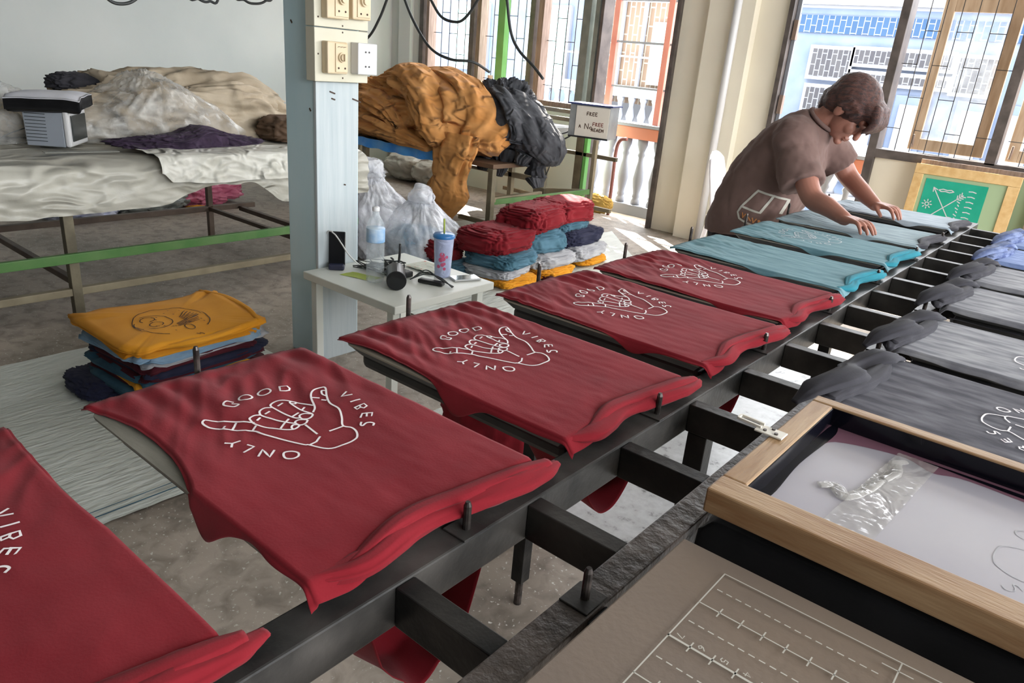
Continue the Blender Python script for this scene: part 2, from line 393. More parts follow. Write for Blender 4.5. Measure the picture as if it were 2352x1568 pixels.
class MB:
    def __init__(s):
        s.v = []; s.f = []
    def add(s, vs, fs):
        k = len(s.v)
        s.v += [Vector(v) for v in vs]
        s.f += [tuple(i + k for i in f) for f in fs]
        return s
    def box(s, x0, x1, y0, y1, z0, z1):
        vs = [(x, y, z) for z in (z0, z1) for y in (y0, y1) for x in (x0, x1)]
        return s.add(vs, [(0, 2, 3, 1), (4, 5, 7, 6), (0, 1, 5, 4), (2, 6, 7, 3), (0, 4, 6, 2), (1, 3, 7, 5)])
    def bar(s, p, q, w, h):
        p, q = Vector(p), Vector(q)
        d = (q - p).normalized()
        up = Vector((0, 0, 1)) if abs(d.z) < 0.9 else Vector((0, 1, 0))
        a = d.cross(up).normalized() * w / 2
        b = a.cross(d).normalized() * h / 2
        vs = [c + i * a + j * b for c in (p, q) for j in (-1, 1) for i in (-1, 1)]
        return s.add(vs, [(0, 1, 3, 2), (4, 6, 7, 5), (0, 4, 5, 1), (2, 3, 7, 6), (0, 2, 6, 4), (1, 5, 7, 3)])
    def tube(s, pts, r, n=8, cap=True):
        pts = [Vector(p) for p in pts]
        rs = r if isinstance(r, (list, tuple)) else [r] * len(pts)
        k = len(s.v)
        prev = None
        for i, p in enumerate(pts):
            d = (pts[min(i + 1, len(pts) - 1)] - pts[max(i - 1, 0)]).normalized()
            if prev is None:
                a = d.orthogonal().normalized()
            else:
                a = (prev - d * prev.dot(d))
                a = a.normalized() if a.length > 1e-6 else d.orthogonal().normalized()
            prev = a
            b = d.cross(a)
            for j in range(n):
                t = 2 * math.pi * j / n
                s.v.append(p + (a * math.cos(t) + b * math.sin(t)) * rs[i])
        for i in range(len(pts) - 1):
            for j in range(n):
                a0 = k + i * n + j; a1 = k + i * n + (j + 1) % n
                s.f.append((a0, a1, a1 + n, a0 + n))
        if cap:
            s.f.append(tuple(k + j for j in reversed(range(n))))
            e = k + (len(pts) - 1) * n
            s.f.append(tuple(e + j for j in range(n)))
        return s
    def lathe(s, x, y, prof, n=20, sx=1, sy=1):
        k = len(s.v)
        for r, z in prof:
            for j in range(n):
                t = 2 * math.pi * j / n
                s.v.append(Vector((x + r * sx * math.cos(t), y + r * sy * math.sin(t), z)))
        for i in range(len(prof) - 1):
            for j in range(n):
                a0 = k + i * n + j; a1 = k + i * n + (j + 1) % n
                s.f.append((a0, a1, a1 + n, a0 + n))
        s.f.append(tuple(k + j for j in reversed(range(n))))
        e = k + (len(prof) - 1) * n
        s.f.append(tuple(e + j for j in range(n)))
        return s
    def sphere(s, c, r, n=14, m=10):
        k = len(s.v)
        rx, ry, rz = r if isinstance(r, (list, tuple)) else (r, r, r)
        for i in range(m + 1):
            a = math.pi * i / m
            for j in range(n):
                t = 2 * math.pi * j / n
                s.v.append(Vector((c[0] + rx * math.sin(a) * math.cos(t), c[1] + ry * math.sin(a) * math.sin(t), c[2] + rz * math.cos(a))))
        for i in range(m):
            for j in range(n):
                a0 = k + i * n + j; a1 = k + i * n + (j + 1) % n
                s.f.append((a0, a0 + n, a1 + n, a1))
        return s
    def build(s, name, m, parent=None, bevel=0.0, smooth=False):
        o = mesh(name, s.v, s.f, m, parent, smooth)
        if bevel:
            b = o.modifiers.new('bevel', 'BEVEL'); b.width = bevel; b.segments = 2; b.limit_method = 'ANGLE'
        return o


def cr(pts, n=6, closed=False):
    """Catmull-Rom through points"""
    pts = [Vector(p) for p in pts]
    if len(pts) < 3: return pts
    out = []
    N = len(pts)
    for i in range(N - 1):
        p0 = pts[i - 1] if i > 0 else (pts[-2] if closed else pts[0] * 2 - pts[1])
        p3 = pts[i + 2] if i + 2 < N else (pts[1] if closed else pts[-1] * 2 - pts[-2])
        p1, p2 = pts[i], pts[i + 1]
        for k in range(n):
            t = k / n
            out.append(0.5 * ((2 * p1) + (p2 - p0) * t + (2 * p0 - 5 * p1 + 4 * p2 - p3) * t * t + (3 * p1 - p0 - 3 * p2 + p3) * t ** 3))
    out.append(pts[-1])
    return out


def N3(x, y, z):
    return noise.noise(Vector((x, y, z)))


def ridge(x, y, z):
    return 1.0 - 2.0 * abs(noise.noise(Vector((x, y, z))))


def sm(a, b, x):
    t = max(0.0, min(1.0, (x - a) / (b - a)))
    return t * t * (3 - 2 * t)


def grid(nu, nv, fn):
    vs = [fn(i / nu, j / nv) for i in range(nu + 1) for j in range(nv + 1)]
    fs = [(i * (nv + 1) + j, (i + 1) * (nv + 1) + j, (i + 1) * (nv + 1) + j + 1, i * (nv + 1) + j + 1) for i in range(nu) for j in range(nv)]
    return vs, fs


def ribbons(strokes, width, height, curve=True, straight=()):
    """flat printed strokes; strokes in local xy, height(x,y) gives the surface they lie on"""
    vs, fs = [], []
    for si, st in enumerate(strokes):
        p3 = [Vector((x, y, 0)) for x, y in st]
        closed = len(st) > 3 and (p3[0] - p3[-1]).length < 1e-4
        if curve and si not in straight and len(st) > 3: p3 = cr(p3, 5, closed)
        else:
            q = []
            for a, b in zip(p3, p3[1:]):
                n = max(1, int((b - a).length / 0.008))
                q += [a.lerp(b, i / n) for i in range(n)]
            p3 = q + [p3[-1]]
        k = len(vs)
        m = len(p3)
        for i in range(m):
            a = p3[max(i - 1, 0)]; b = p3[min(i + 1, m - 1)]
            d = (b - a)
            d = d.normalized() if d.length > 1e-7 else Vector((1, 0, 0))
            nrm = Vector((-d.y, d.x, 0)) * width / 2
            e = d * (width * 0.3) * (-1 if i == 0 else (1 if i == m - 1 else 0))
            for s_ in (-1, 1):
                q = p3[i] + nrm * s_ + e
                vs.append((q.x, q.y, height(q.x, q.y)))
        for i in range(m - 1):
            fs.append((k + 2 * i, k + 2 * i + 2, k + 2 * i + 3, k + 2 * i + 1))
    return vs, fs


def cloth_roll(name, pts, radii, m, parent, seed, flat=0.8, amp=0.35, tw=9.0, nseg=10, n=26):
    """a gathered length of cloth with folds running along it"""
    pp = cr(pts, nseg)
    k = len(pp)
    rr = []
    for i in range(k):
        t = i / (k - 1) * (len(radii) - 1)
        a = int(min(t, len(radii) - 2)); f = t - a
        rr.append(radii[a] * (1 - f) + radii[a + 1] * f)
    vs, fs = [], []
    for i, p in enumerate(pp):
        d = (pp[min(i + 1, k - 1)] - pp[max(i - 1, 0)]).normalized()
        a = d.cross(Vector((0, 0, 1))).normalized() if abs(d.z) < 0.95 else Vector((1, 0, 0))
        b = a.cross(d)
        for j in range(n):
            t = 2 * math.pi * j / n
            s = i / k * tw * 0.25
            f = 1 + amp * ridge(math.cos(t) * 2.1 + seed, math.sin(t) * 2.1 + s * 0.5, s + seed) + 0.10 * N3(i * 0.13, t * 2, seed) + amp * .45 * ridge(math.cos(t) * 5.3 + s * .8, math.sin(t) * 5.3 + seed, s * 1.3 + i * .03)
            q = p + (a * math.cos(t) * 1.15 + b * math.sin(t) * flat) * rr[i] * f
            vs.append(q)
    for i in range(k - 1):
        for j in range(n):
            a0 = i * n + j; a1 = i * n + (j + 1) % n
            fs.append((a0, a1, a1 + n, a0 + n))
    fs.append(tuple(range(n))[::-1]); fs.append(tuple((k - 1) * n + j for j in range(n)))
    return mesh(name, vs, fs, m, parent)


def heap(name, m, c, r, seed, parent=None, amp=0.14, fs_=3.0, an=(1, 1, 1), floor=None, power=0.8, nu=150, nv=80, fn=None, top=1.0):
    """a rumpled cloth heap: rounded body, sharp folded ridges"""
    vs, f = [], []
    sd = seed * 13.7
    for i in range(nv + 1):
        a = math.pi * i / nv
        for j in range(nu):
            t = 2 * math.pi * j / nu
            sx, cx = math.sin(a), math.cos(a)
            d = Vector((sx * math.cos(t), sx * math.sin(t), cx))
            q = Vector([math.copysign(abs(x) ** power, x) for x in d])
            wx = N3(d.x * 1.6 + sd, d.y * 1.6, d.z * 1.6) * 0.7
            wy = N3(d.x * 1.6, d.y * 1.6 + sd, d.z * 1.6) * 0.7
            rr = ridge(d.x * fs_ * an[0] + wx * 2 + sd, d.y * fs_ * an[1] + wy * 2, d.z * fs_ * an[2] + sd) * 0.6
            rr += ridge(d.x * fs_ * 2.1 * an[0] + wy * 4, d.y * fs_ * 2.1 * an[1] + sd, d.z * fs_ * 2.1 * an[2] + wx * 4) * 0.35
            rr += ridge(d.x * fs_ * 4.5 * an[0] + wy * 6, d.y * fs_ * 4.5 * an[1] + sd, d.z * fs_ * 4.5 * an[2] + wx * 6) * 0.24
            s = 1 + amp * (rr - 0.5) + 0.16 * N3(d.x * 1.3 + sd, d.y * 1.3, d.z * 1.3 + sd)
            p = Vector((c[0] + q.x * r[0] * s, c[1] + q.y * r[1] * s, c[2] + q.z * r[2] * s * (top if q.z > 0 else 1)))
            if fn: p = fn(p, d)
            if floor is not None and p.z < floor: p.z = floor + 0.0005 * (j % 3)
            vs.append(p)
    for i in range(nv):
        for j in range(nu):
            a0 = i * nu + j; a1 = i * nu + (j + 1) % nu
            f.append((a0, a0 + nu, a1 + nu, a1))
    return mesh(name, vs, f, m, parent)

# ------------------------------------------------------------------ the room
YW = 6.85
XL, XR, YB, ZC = -8.15, 3.2, -3.2, 3.25


def struct(name, mb, m, bevel=0.0):
    return tag(mb.build(name, m, bevel=bevel), kind='structure')


struct('floor', MB().box(XL - .15, XR + .15, YB - .15, YW + .12, -0.12, 0.0), M['floor'])
struct('ceiling', MB().box(XL - .15, XR + .15, YB - .15, YW + .12, ZC, ZC + 0.12), M['ceiling'])
struct('wall_left', MB().box(XL - .15, XL, YB, YW + .12, 0, ZC), M['wall'])
wb = MB()
wb.box(XL, XR, YB - .15, YB, 0, ZC)
struct('wall_back', wb, M['bare'])
wr = MB()  # out of view; its opening is added and sized to brighten the room
wr.box(XR, XR + .15, YB, YW + .12, 0, 1.3)
wr.box(XR, XR + .15, YB, -1.0, 1.3, ZC)
wr.box(XR, XR + .15, 6.6, YW + .12, 1.3, ZC)
wr.box(XR, XR + .15, -1.0, 6.6, 3.1, ZC)
struct('wall_right', wr, M['bare'])
wf = MB()
wf.box(XL, -7.3, YW, YW + .12, 0, ZC)
struct('wall_far_left', wf, M['wall'])
struct('wall_far_sill', MB().box(-7.3, -4.62, YW, YW + .12, 0, 1.12), M['wall_green'])
wm = MB()
wm.box(-3.72, -2.68, YW, YW + .12, 0, ZC)
wm.box(-3.40, -2.96, 6.74, YW, 0, ZC)
struct('wall_far_middle', wm, M['wall_cream'])
wq = MB()
wq.box(-1.72, XR, YW, YW + .12, 0, 1.06)
wq.box(1.6, XR, YW, YW + .12, 1.06, ZC)
struct('wall_far_right', wq, M['wall_cream'])
wt = MB()
wt.box(-7.3, -3.72, YW, YW + .12, 3.05, ZC)
wt.box(-2.68, 1.6, YW, YW + .12, 3.05, ZC)
struct('wall_far_head', wt, M['wall_cream'])
cp = MB()
cp.box(XL, -7.86, 6.45, YW, 0, ZC)
struct('trim_1', cp, M['wall'])
cp = MB()
cp.box(-7.66, -7.45, 6.79, YW, 0, ZC)
struct('trim_2', cp, M['wall'])
# door frames
def door_frame(name, x0, x1, w0, w1):
    f = MB()
    f.box(x0, x0 + w0, YW - .05, YW + .14, 0, 3.05)
    f.box(x1 - w1, x1, YW - .05, YW + .14, 0, 3.05)
    return struct(name, f, M['dark_frame'], 0.004)
door_frame('door_1', -4.62, -3.72, 0.035, 0.045)
df = door_frame('door_2', -2.68, -1.70, 0.045, 0.07)
sl = MB(); sl.box(-2.63, -2.60, YW + .02, YW + .05, 0, 3.05)
sl.build('door_edge_strip', M['white_paint'], df)
hg = MB()
for z in (0.75, 1.28, 1.9, 2.5): hg.box(-2.625, -2.59, YW - .01, YW + .04, z, z + 0.16)
hg.build('hinge', M['brown_frame'], df)


def grille(x0, x1, z0, z1, y, dx, dz, seed, r=0.0035):
    """vertical bars with short cross pieces in a staggered pattern: one grille"""
    g = MB()
    n = int(round((x1 - x0) / dx))
    d = (x1 - x0) / n
    for i in range(1, n):
        g.bar((x0 + i * d, y, z0), (x0 + i * d, y, z1), r * 2, r * 2)
    for i in range(n):
        z = z0 + dz * (0.35 + (i * 0.5) % 1.0)
        while z < z1:
            g.bar((x0 + i * d, y, z), (x0 + (i + 1) * d, y, z), r * 2, r * 2)
            z += dz
    return g


# window 1: three bays with brown posts
w1 = struct('window_1', MB().box(-7.3, -4.62, YW - .03, YW + .12, 1.08, 1.13).box(-7.3, -4.62, YW, YW + .1, 2.98, 3.05), M['brown_frame'])
for x, w, mm in ((-7.27, .07, 'dark_frame'), (-7.16, .045, 'brown_frame'), (-6.42, .07, 'dark_frame'), (-6.31, .06, 'brown_frame'),
                 (-5.52, .07, 'dark_frame'), (-5.40, .07, 'brown_frame'), (-4.80, .10, 'grey_frame'), (-4.67, .05, 'grey_frame')):
    tag(MB().box(x - w / 2, x + w / 2, YW - .04, YW + .09, 1.12, 3.02).build('window_post', M[mm], w1), 'dark post of the window' if mm == 'dark_frame' else None)
for a, b in ((-7.13, -6.47), (-6.27, -5.57), (-5.36, -4.86)):
    grille(a, b, 1.13, 3.0, YW + .05, 0.125, 0.46, 1).build('grille', M['iron'], w1)
# window 2: grille, post, wooden sash opened outwards
w2 = struct('window_2', MB().box(-1.70, 1.6, YW - .05, YW + .12, 1.03, 1.10).box(-1.70, 1.6, YW, YW + .1, 2.98, 3.05), M['dark_frame'])
for x, w in ((-0.86, .07), (0.05, .07), (0.9, .07)):
    MB().box(x - w / 2, x + w / 2, YW - .05, YW + .10, 1.09, 3.02).build('window_post', M['dark_frame'], w2)
for a, b in ((-1.72, -0.90), (-0.82, 0.01), (0.09, 0.86)):
    grille(a + .03, b, 1.10, 3.0, YW + .04, 0.118, 0.5, 2, 0.0028).build('grille', M['iron'], w2)
sa = MB()
y0 = 7.0
for x0, x1, z0, z1 in ((-1.51, -1.43, 1.12, 2.30), (-1.03, -0.95, 1.12, 2.30)): sa.box(x0, x1, y0, y0 + .04, z0, z1)
sa.box(-1.43, -1.03, y0, y0 + .04, 1.12, 1.21); sa.box(-1.43, -1.03, y0, y0 + .04, 2.18, 2.30)
sa.build('sash', M['sash_wood'], w2, 0.004)
gp = MB().box(-1.43, -1.03, y0 + .018, y0 + .022, 1.21, 2.18).build('pane', clear_mat('dusty_glass', (0.8, 0.85, 0.9), 0.2, 0.15, 0.08), w2)
s2 = MB()
for x0, x1, z0, z1 in ((-0.79, -0.71, 1.12, 2.30), (-0.33, -0.25, 1.12, 2.30)): s2.box(x0, x1, y0, y0 + .04, z0, z1)
s2.box(-0.71, -0.33, y0, y0 + .04, 1.12, 1.21)
s2.build('sash', M['sash_wood'], w2, 0.004)
pk = MB()
pk.tube([(-1.47, 6.98, 1.14), (-1.475, 6.97, 1.24)], 0.009); pk.tube([(-0.76, 6.98, 1.14), (-0.755, 6.97, 1.24)], 0.009)
pk.build('window_latch', M['brown_frame'], w2)

# drain pipe on the column
p = tag(MB().tube([(-3.10, 6.69, 0.0), (-3.10, 6.69, 1.7), (-3.10, 6.69, ZC)], 0.035, 14).build('drain_pipe', M['white_plastic'], smooth=True),
        'white vertical drain pipe running down the cream column', 'pipe')

# the pillar in the room
pl = empty('pillar', (0, 0, 0), 0, 'pale blue square pillar with switch boxes, beside the small white table', 'pillar')
MB().box(-3.19, -2.965, 2.13, 2.385, 0, ZC).build('pillar_shaft', M['pillar'], pl, 0.006)
MB().box(-2.965, -2.945, 2.125, 2.365, 0, 1.372).box(-2.965, -2.945, 2.125, 2.365, 1.835, ZC).build('facing_board', M['pillar_white'], pl, 0.003)
sc_ = MB()
for y, z, l in ((2.2, 1.33, .03), (2.21, 1.30, .02), (2.33, 1.30, .05), (2.28, 0.9, .01)):
    sc_.bar((-2.943, y, z), (-2.943, y + l, z - l * .3), 0.003, 0.006)
for z, x in ((1.62, -3.13), (1.25, -3.0), (1.45, -2.985)):
    sc_.bar((x, 2.129, z), (x + .01, 2.129, z - .012), 0.003, 0.007)
tag(sc_.build('scuff_marks', M['print_black'], pl), 'dark scuffs on the pillar')

# electrical boxes on the right face of the pillar
def pts_box(x0, x1, y0, y1, z0, z1): return MB().box(x0, x1, y0, y1, z0, z1)
eb = empty('switch_board', (-2.94, 2.3, 1.5), 0, 'lower cream switch board with a dial and a white double socket', 'switch box')
def eb_part(root, mb, n, m, bev=0.003, lab=None):
    o = mb.build(n, m, root, bev)
    o.location = -Vector(root.location)
    if lab: o['label'] = lab
    return o
def disc_x(mb, x, y, z, r, d, n=20):
    mb.tube([(x, y, z), (x + d, y, z)], r, n); return mb
eb_part(eb, pts_box(-2.965, -2.90, 2.09, 2.385, 1.375, 1.598), 'board_box', M['cream_box'])
eb_part(eb, pts_box(-2.90, -2.855, 2.125, 2.235, 1.412, 1.546), 'breaker_housing', M['cream_plastic'], 0.006)
eb_part(eb, pts_box(-2.855, -2.850, 2.165, 2.230, 1.42, 1.54), 'breaker_face', M['cream_plastic'], 0.002)
eb_part(eb, disc_x(disc_x(MB(), -2.85, 2.198, 1.482, 0.021, 0.008), -2.842, 2.198, 1.482, 0.015, 0.010).box(-2.835, -2.822, 2.194, 2.202, 1.467, 1.497), 'dial', M['cream_plastic'], 0.001)
d_ = MB()
for y, z in ((2.180, 1.437), (2.215, 1.437)): disc_x(d_, -2.8505, y, z, 0.0045, 0.002, 10)
for y, z in ((2.108, 1.49), (2.24, 1.393), (2.24, 1.586)): disc_x(d_, -2.901, y, z, 0.004, 0.002, 8)
for i in range(6): d_.bar((-2.8490, 2.175 + i * .008, 1.523 + .002 * (i % 2)), (-2.8490, 2.180 + i * .008, 1.527), 0.001, 0.002)
eb_part(eb, d_, 'screws_and_marking', M['print_black'], 0)
eb_part(eb, pts_box(-2.90, -2.845, 2.285, 2.395, 1.415, 1.55), 'socket_box', M['white_plastic'], 0.004, 'white socket box')
d_ = MB()
for z in (1.450, 1.512):
    for y in (2.327, 2.347): disc_x(d_, -2.8455, y, z, 0.0042, 0.0025, 8)
eb_part(eb, d_, 'socket_holes', M['black_plastic'], 0)
eu = empty('switch_board', (-2.94, 2.3, 1.7), 0, 'upper cream switch board with two dial switches side by side', 'switch box')
eb_part(eu, pts_box(-2.965, -2.90, 2.09, 2.385, 1.602, 1.83), 'board_box', M['cream_box'])
eb_part(eu, pts_box(-2.90, -2.855, 2.125, 2.242, 1.638, 1.79), 'breaker_housing', M['cream_plastic'], 0.006)
eb_part(eu, pts_box(-2.90, -2.855, 2.262, 2.365, 1.645, 1.79), 'breaker_housing', M['cream_plastic'], 0.006)
eb_part(eu, pts_box(-2.855, -2.850, 2.165, 2.237, 1.648, 1.78), 'breaker_face', M['cream_plastic'], 0.002)
eb_part(eu, pts_box(-2.855, -2.850, 2.285, 2.355, 1.655, 1.78), 'breaker_face', M['cream_plastic'], 0.002)
eb_part(eu, disc_x(disc_x(MB(), -2.85, 2.2, 1.718, 0.022, 0.012), -2.84, 2.2, 1.718, 0.015, 0.012), 'dial', M['cream_plastic'], 0.001)
eb_part(eu, disc_x(disc_x(MB(), -2.85, 2.32, 1.722, 0.022, 0.012), -2.84, 2.32, 1.722, 0.015, 0.012), 'dial', M['cream_plastic'], 0.001)
d_ = MB()
for y in (2.183, 2.218, 2.303, 2.338): disc_x(d_, -2.8505, y, 1.670, 0.0045, 0.002, 10)
for y, z in ((2.24, 1.613), (2.11, 1.64)): disc_x(d_, -2.901, y, z, 0.004, 0.002, 8)
eb_part(eu, d_, 'screws', M['print_black'], 0)

# ------------------------------------------------------------------ outside
tag(MB().box(-8.2, 3.2, YW + .12, 7.62, -0.14, -0.02).build('balcony_floor', M['balcony_floor']), kind='structure')
bal = empty('balustrade', (-1.5, 7.4, 0), 0, 'sunlit white balustrade with an orange coping outside the door', 'balustrade')
def bp_(mb, n, m, root, bev=0, smooth=False):
    o = mb.build(n, m, root, bev, smooth); o.location = -Vector(root.location); return o
bp_(MB().box(-5.6, 2.2, 7.33, 7.5, 0.82, 0.95), 'coping', M['coping'], bal, 0.01)
bp_(MB().box(-5.6, 2.2, 7.30, 7.52, 0.95, 0.985), 'coping_cap', M['white_paint'], bal, 0.005)
bp_(MB().box(-5.6, 2.2, 7.32, 7.5, -0.02, 0.10), 'kerb', M['white_paint'], bal, 0.005)
prof = [(.052, .10), (.052, .15), (.035, .17), (.045, .19), (.036, .22), (.05, .30), (.062, .38), (.05, .48), (.03, .58), (.028, .62), (.042, .65), (.03, .68), (.045, .73), (.056, .76), (.056, .82)]
bm0 = MB().lathe(0, 0, prof, 14)
me0 = None
x = -5.5
while x < 2.1:
    if me0 is None:
        b0 = bm0.build('baluster', M['white_paint'], bal, 0, True); me0 = b0.data
        b0.location = (x + 1.5, 0, 0)
    else:
        o = bpy.data.objects.new('baluster', me0); C.objects.link(o); o.parent = bal; o.location = (x + 1.5, 0, 0)
    x += 0.205
pf = empty('pipe_frame', (-4.45, 7.4, .98), 0, 'salmon red upright frame with thin cross bars standing on the balcony coping', 'frame')
bp_(MB().box(-4.84, -4.77, 7.38, 7.44, .985, 3.3), 'upright', M['salmon'], pf, 0.004)
bp_(MB().box(-4.18, -4.11, 7.38, 7.44, .985, 3.3), 'upright', M['salmon'], pf, 0.004)
for z in (1.34, 1.80, 2.22, 2.6): bp_(MB().box(-5.0, -3.95, 7.39, 7.41, z, z + 0.022), 'cross_bar', M['white_paint'], pf)
tag(MB().tube(cr([(-4.30, 7.1, .83), (-4.38, 7.1, .81), (-4.42, 7.1, .70), (-4.42, 7.1, .4), (-4.42, 7.1, -0.02)], 5), 0.02, 10).build('drain_pipe', M['red_pipe'], smooth=True), 'bent red brown pipe standing on the balcony outside the door', 'pipe')
brm = heap('broom', M['straw'], (-4.62, 7.05, .09), (.24, .06, .10), 77, amp=.3, fs_=2, an=(.5, 2, 6), floor=-0.018, nu=80, nv=40)
tag(brm, 'yellow straw broom head lying on the balcony behind the machine', 'broom')

# house across the street, brown part
hb = empty('house', (-8, 12.2, 0), 0, 'tan house across the street behind a white grille, seen through the left door', 'house')
bp_(MB().box(-8.4, -5.2, 12.1, 12.4, 0.95, 2.95), 'wall', M['tan_brick'], hb)
bp_(MB().box(-8.25, -5.2, 12.5, 12.7, -3, 1.0), 'lower_wall', M['white_paint'], hb)
bp_(MB().box(-9.5, -5.4, 11.9, 12.0, 1.06, 1.22), 'balcony_rail', M['house_grey'], hb)
bp_(MB().box(-9.5, -5.4, 11.85, 12.05, 0.42, 0.56), 'balcony_base', M['house_grey'], hb)
bp_(MB().box(-7.05, -6.05, 12.02, 12.08, 1.30, 2.32), 'window_frame', M['white_paint'], hb)
bp_(MB().box(-6.97, -6.12, 12.0, 12.03, 1.36, 2.25), 'window_pane', M['teal_glass'], hb)
for x in (-7.70, -7.25): bp_(MB().box(x - .03, x + .03, 12.02, 12.08, 1.25, 3.2), 'drain_pipe', M['white_paint'], hb)
for z in (1.22, 1.72, 2.62): bp_(MB().box(-9.3, -5.4, 11.98, 12.0, z, z + .03), 'grille_rail', M['white_paint'], hb)
bprof = [(.07, .56), (.05, .62), (.085, .74), (.04, .9), (.05, .98), (.07, 1.02), (.07, 1.06)]
me1 = None
x = -9.4
while x < -5.5:
    if me1 is None:
        b1 = MB().lathe(0, 0, bprof, 10).build('baluster', M['white_paint'], hb, 0, True); me1 = b1.data
        b1.location = (x + 8, -.25, 0)
    else:
        o = bpy.data.objects.new('baluster', me1); C.objects.link(o); o.parent = hb; o.location = (x + 8, -.25, 0)
    x += 0.24
# pale house behind the windows at the left
hc = empty('house', (-14, 13.5, 0), 0, 'pale washed out house seen through the grilled left windows', 'house')
bp_(MB().box(-22, -8.3, 13.0, 13.4, -3, 3.0), 'wall', M['shade_facade'], hc)
for x in (-19.5, -17.2, -14.8, -12.8, -10.6):
    bp_(MB().box(x, x + 1.1, 12.92, 13.02, 1.2, 2.6), 'window_frame', M['white_paint'], hc)
    bp_(MB().box(x + .08, x + 1.02, 12.9, 12.93, 1.28, 2.52), 'window_pane', M['teal_glass'], hc)
bp_(MB().box(-20.5, -9.6, 12.6, 12.75, 0.5, 0.68), 'balcony_rail', M['white_paint'], hc)
# white house at the right, bluish shade put into its facade colour
hd = empty('house', (-2, 12, 0), 0, 'white house tinted with bluish shade, across the street with a blue tile band above the door', 'house')
bp_(MB().box(-4.95, 6, 12.0, 12.3, -3, 2.62), 'wall', M['shade_facade'], hd)
bp_(MB().box(-4.95, 6, 11.9, 12.0, 2.66, 2.85), 'cornice', M['white_paint'], hd)
bp_(MB().box(-4.95, 6, 12.0, 12.3, 2.62, 3.1), 'upper_wall', M['white_paint'], hd)
bp_(MB().box(-4.6, 4.5, 11.97, 12.0, 2.28, 2.52), 'tile_band', M['blue_grid'], hd)
bp_(MB().box(-4.95, -4.75, 11.95, 12.0, -1, 2.6), 'tile_strip', M['blue_tile'], hd)
for x0, x1, z0, z1, mm in ((-4.2, -3.65, 1.68, 2.06, 'dark_grid'), (-3.58, -2.3, 1.90, 2.08, 'dark_grid'), (-4.18, -3.72, 1.1, 1.52, 'dark_grid'), (-3.58, -2.3, 1.66, 1.76, 'dark_grid'), (-2.2, -1.75, 1.62, 2.06, 'dark_grid'), (-1.2, -0.2, 1.62, 2.06, 'dark_grid'), (0.4, 1.6, 1.62, 2.06, 'dark_grid')):
    f = bp_(MB().box(x0 - .05, x1 + .05, 11.93, 11.99, z0 - .05, z1 + .05), 'window_frame', M['white_paint'], hd)
    MB().box(x0, x1, 11.91, 11.93, z0, z1).build('pane', M[mm], f)
for x0 in (-3.5, -2.9, -2.1, -1.5):
    bp_(MB().box(x0, x0 + .46, 11.95, 11.99, 0.2, 1.52), 'door_leaf', M['shade_facade'], hd, 0.01)
    bp_(MB().box(x0 + .08, x0 + .38, 11.93, 11.95, 0.5, 1.4), 'door_panel', M['white_paint'], hd, 0.01)
bp_(MB().box(-4.95, 6, 10.9, 11.1, 0.70, 0.84), 'balcony_rail', M['house_grey'], hd)
bp_(MB().box(-4.95, 6, 10.85, 11.1, 0.0, 0.14), 'balcony_base', M['white_paint'], hd)
me2 = None
x = -4.85
while x < 3:
    if me2 is None:
        b2 = MB().lathe(0, 0, [(.08, .14), (.06, .2), (.10, .35), (.05, .52), (.08, .62), (.08, .70)], 10).build('baluster', M['white_paint'], hd, 0, True); me2 = b2.data
        b2.location = (x + 2, -1.0, 0)
    else:
        o = bpy.data.objects.new('baluster', me2); C.objects.link(o); o.parent = hd; o.location = (x + 2, -1.0, 0)
    x += 0.27
tag(MB().box(-40, 30, 7.6, 60, -3.2, -3.0).build('street_ground', M['asphalt']), kind='structure')

# ------------------------------------------------------------------ floor sheets
def sheet(name, pts, z, m, label, seed, amp=0.004, kind=None):
    (x0, y0), (x1, y1), (x2, y2), (x3, y3) = pts
    def fn(u, v):
        x = (x0 * (1 - u) + x1 * u) * (1 - v) + (x3 * (1 - u) + x2 * u) * v
        y = (y0 * (1 - u) + y1 * u) * (1 - v) + (y3 * (1 - u) + y2 * u) * v
        return (x, y, z + amp * (1 + 0.5 * N3(x * 3, y * 24 + 2 * N3(x * 3, y * 3, seed), seed) + 0.5 * N3(x * 2, y * 2, seed)))
    vs, fs = grid(70, 110, fn)
    return tag(mesh(name, vs, fs, m), label, 'floor sheet')
sh = sheet('paper_sheet', [(-3.78, -0.9), (-2.25, -0.95), (-2.27, 2.02), (-3.79, 1.98)], 0.002, M['paper'], 'long rippled white sheet on the floor under the mustard shirt stack', 3, 0.006)
ln = MB()
ln.box(-2.31, -2.305, -0.9, 1.9, 0.0125, 0.0135); ln.box(-2.345, -2.342, -0.9, 1.9, 0.0125, 0.0135)
tag(ln.build('border_line', M['petrol'], sh), 'thin dark border lines')
sheet('paper_sheet', [(-3.95, 3.1), (-1.35, 2.75), (-1.75, 4.1), (-3.85, 6.3)], 0.002, M['paper'], 'wide white sheet on the floor under the three piles of folded shirts', 5, 0.005)
sheet('paper_sheet', [(-5.1, 4.3), (-3.97, 3.6), (-3.87, 5.3), (-4.9, 5.6)], 0.002, M['paper'], 'white sheet on the floor below the hanging amber cloth', 8, 0.005)
sheet('paper_sheet', [(-2.15, 1.35), (-1.42, 1.15), (-1.42, 2.72), (-2.15, 2.72)], 0.002, M['paper'], 'white sheet on the floor in front of the small white table', 6, 0.004)
sheet('plastic_sheet', [(-1.38, 1.75), (0.7, 1.75), (0.7, 4.6), (-1.38, 4.6)], 0.002, M['splatter'], 'ink splattered white sheet on the floor under the steel print table', 7, 0.004)

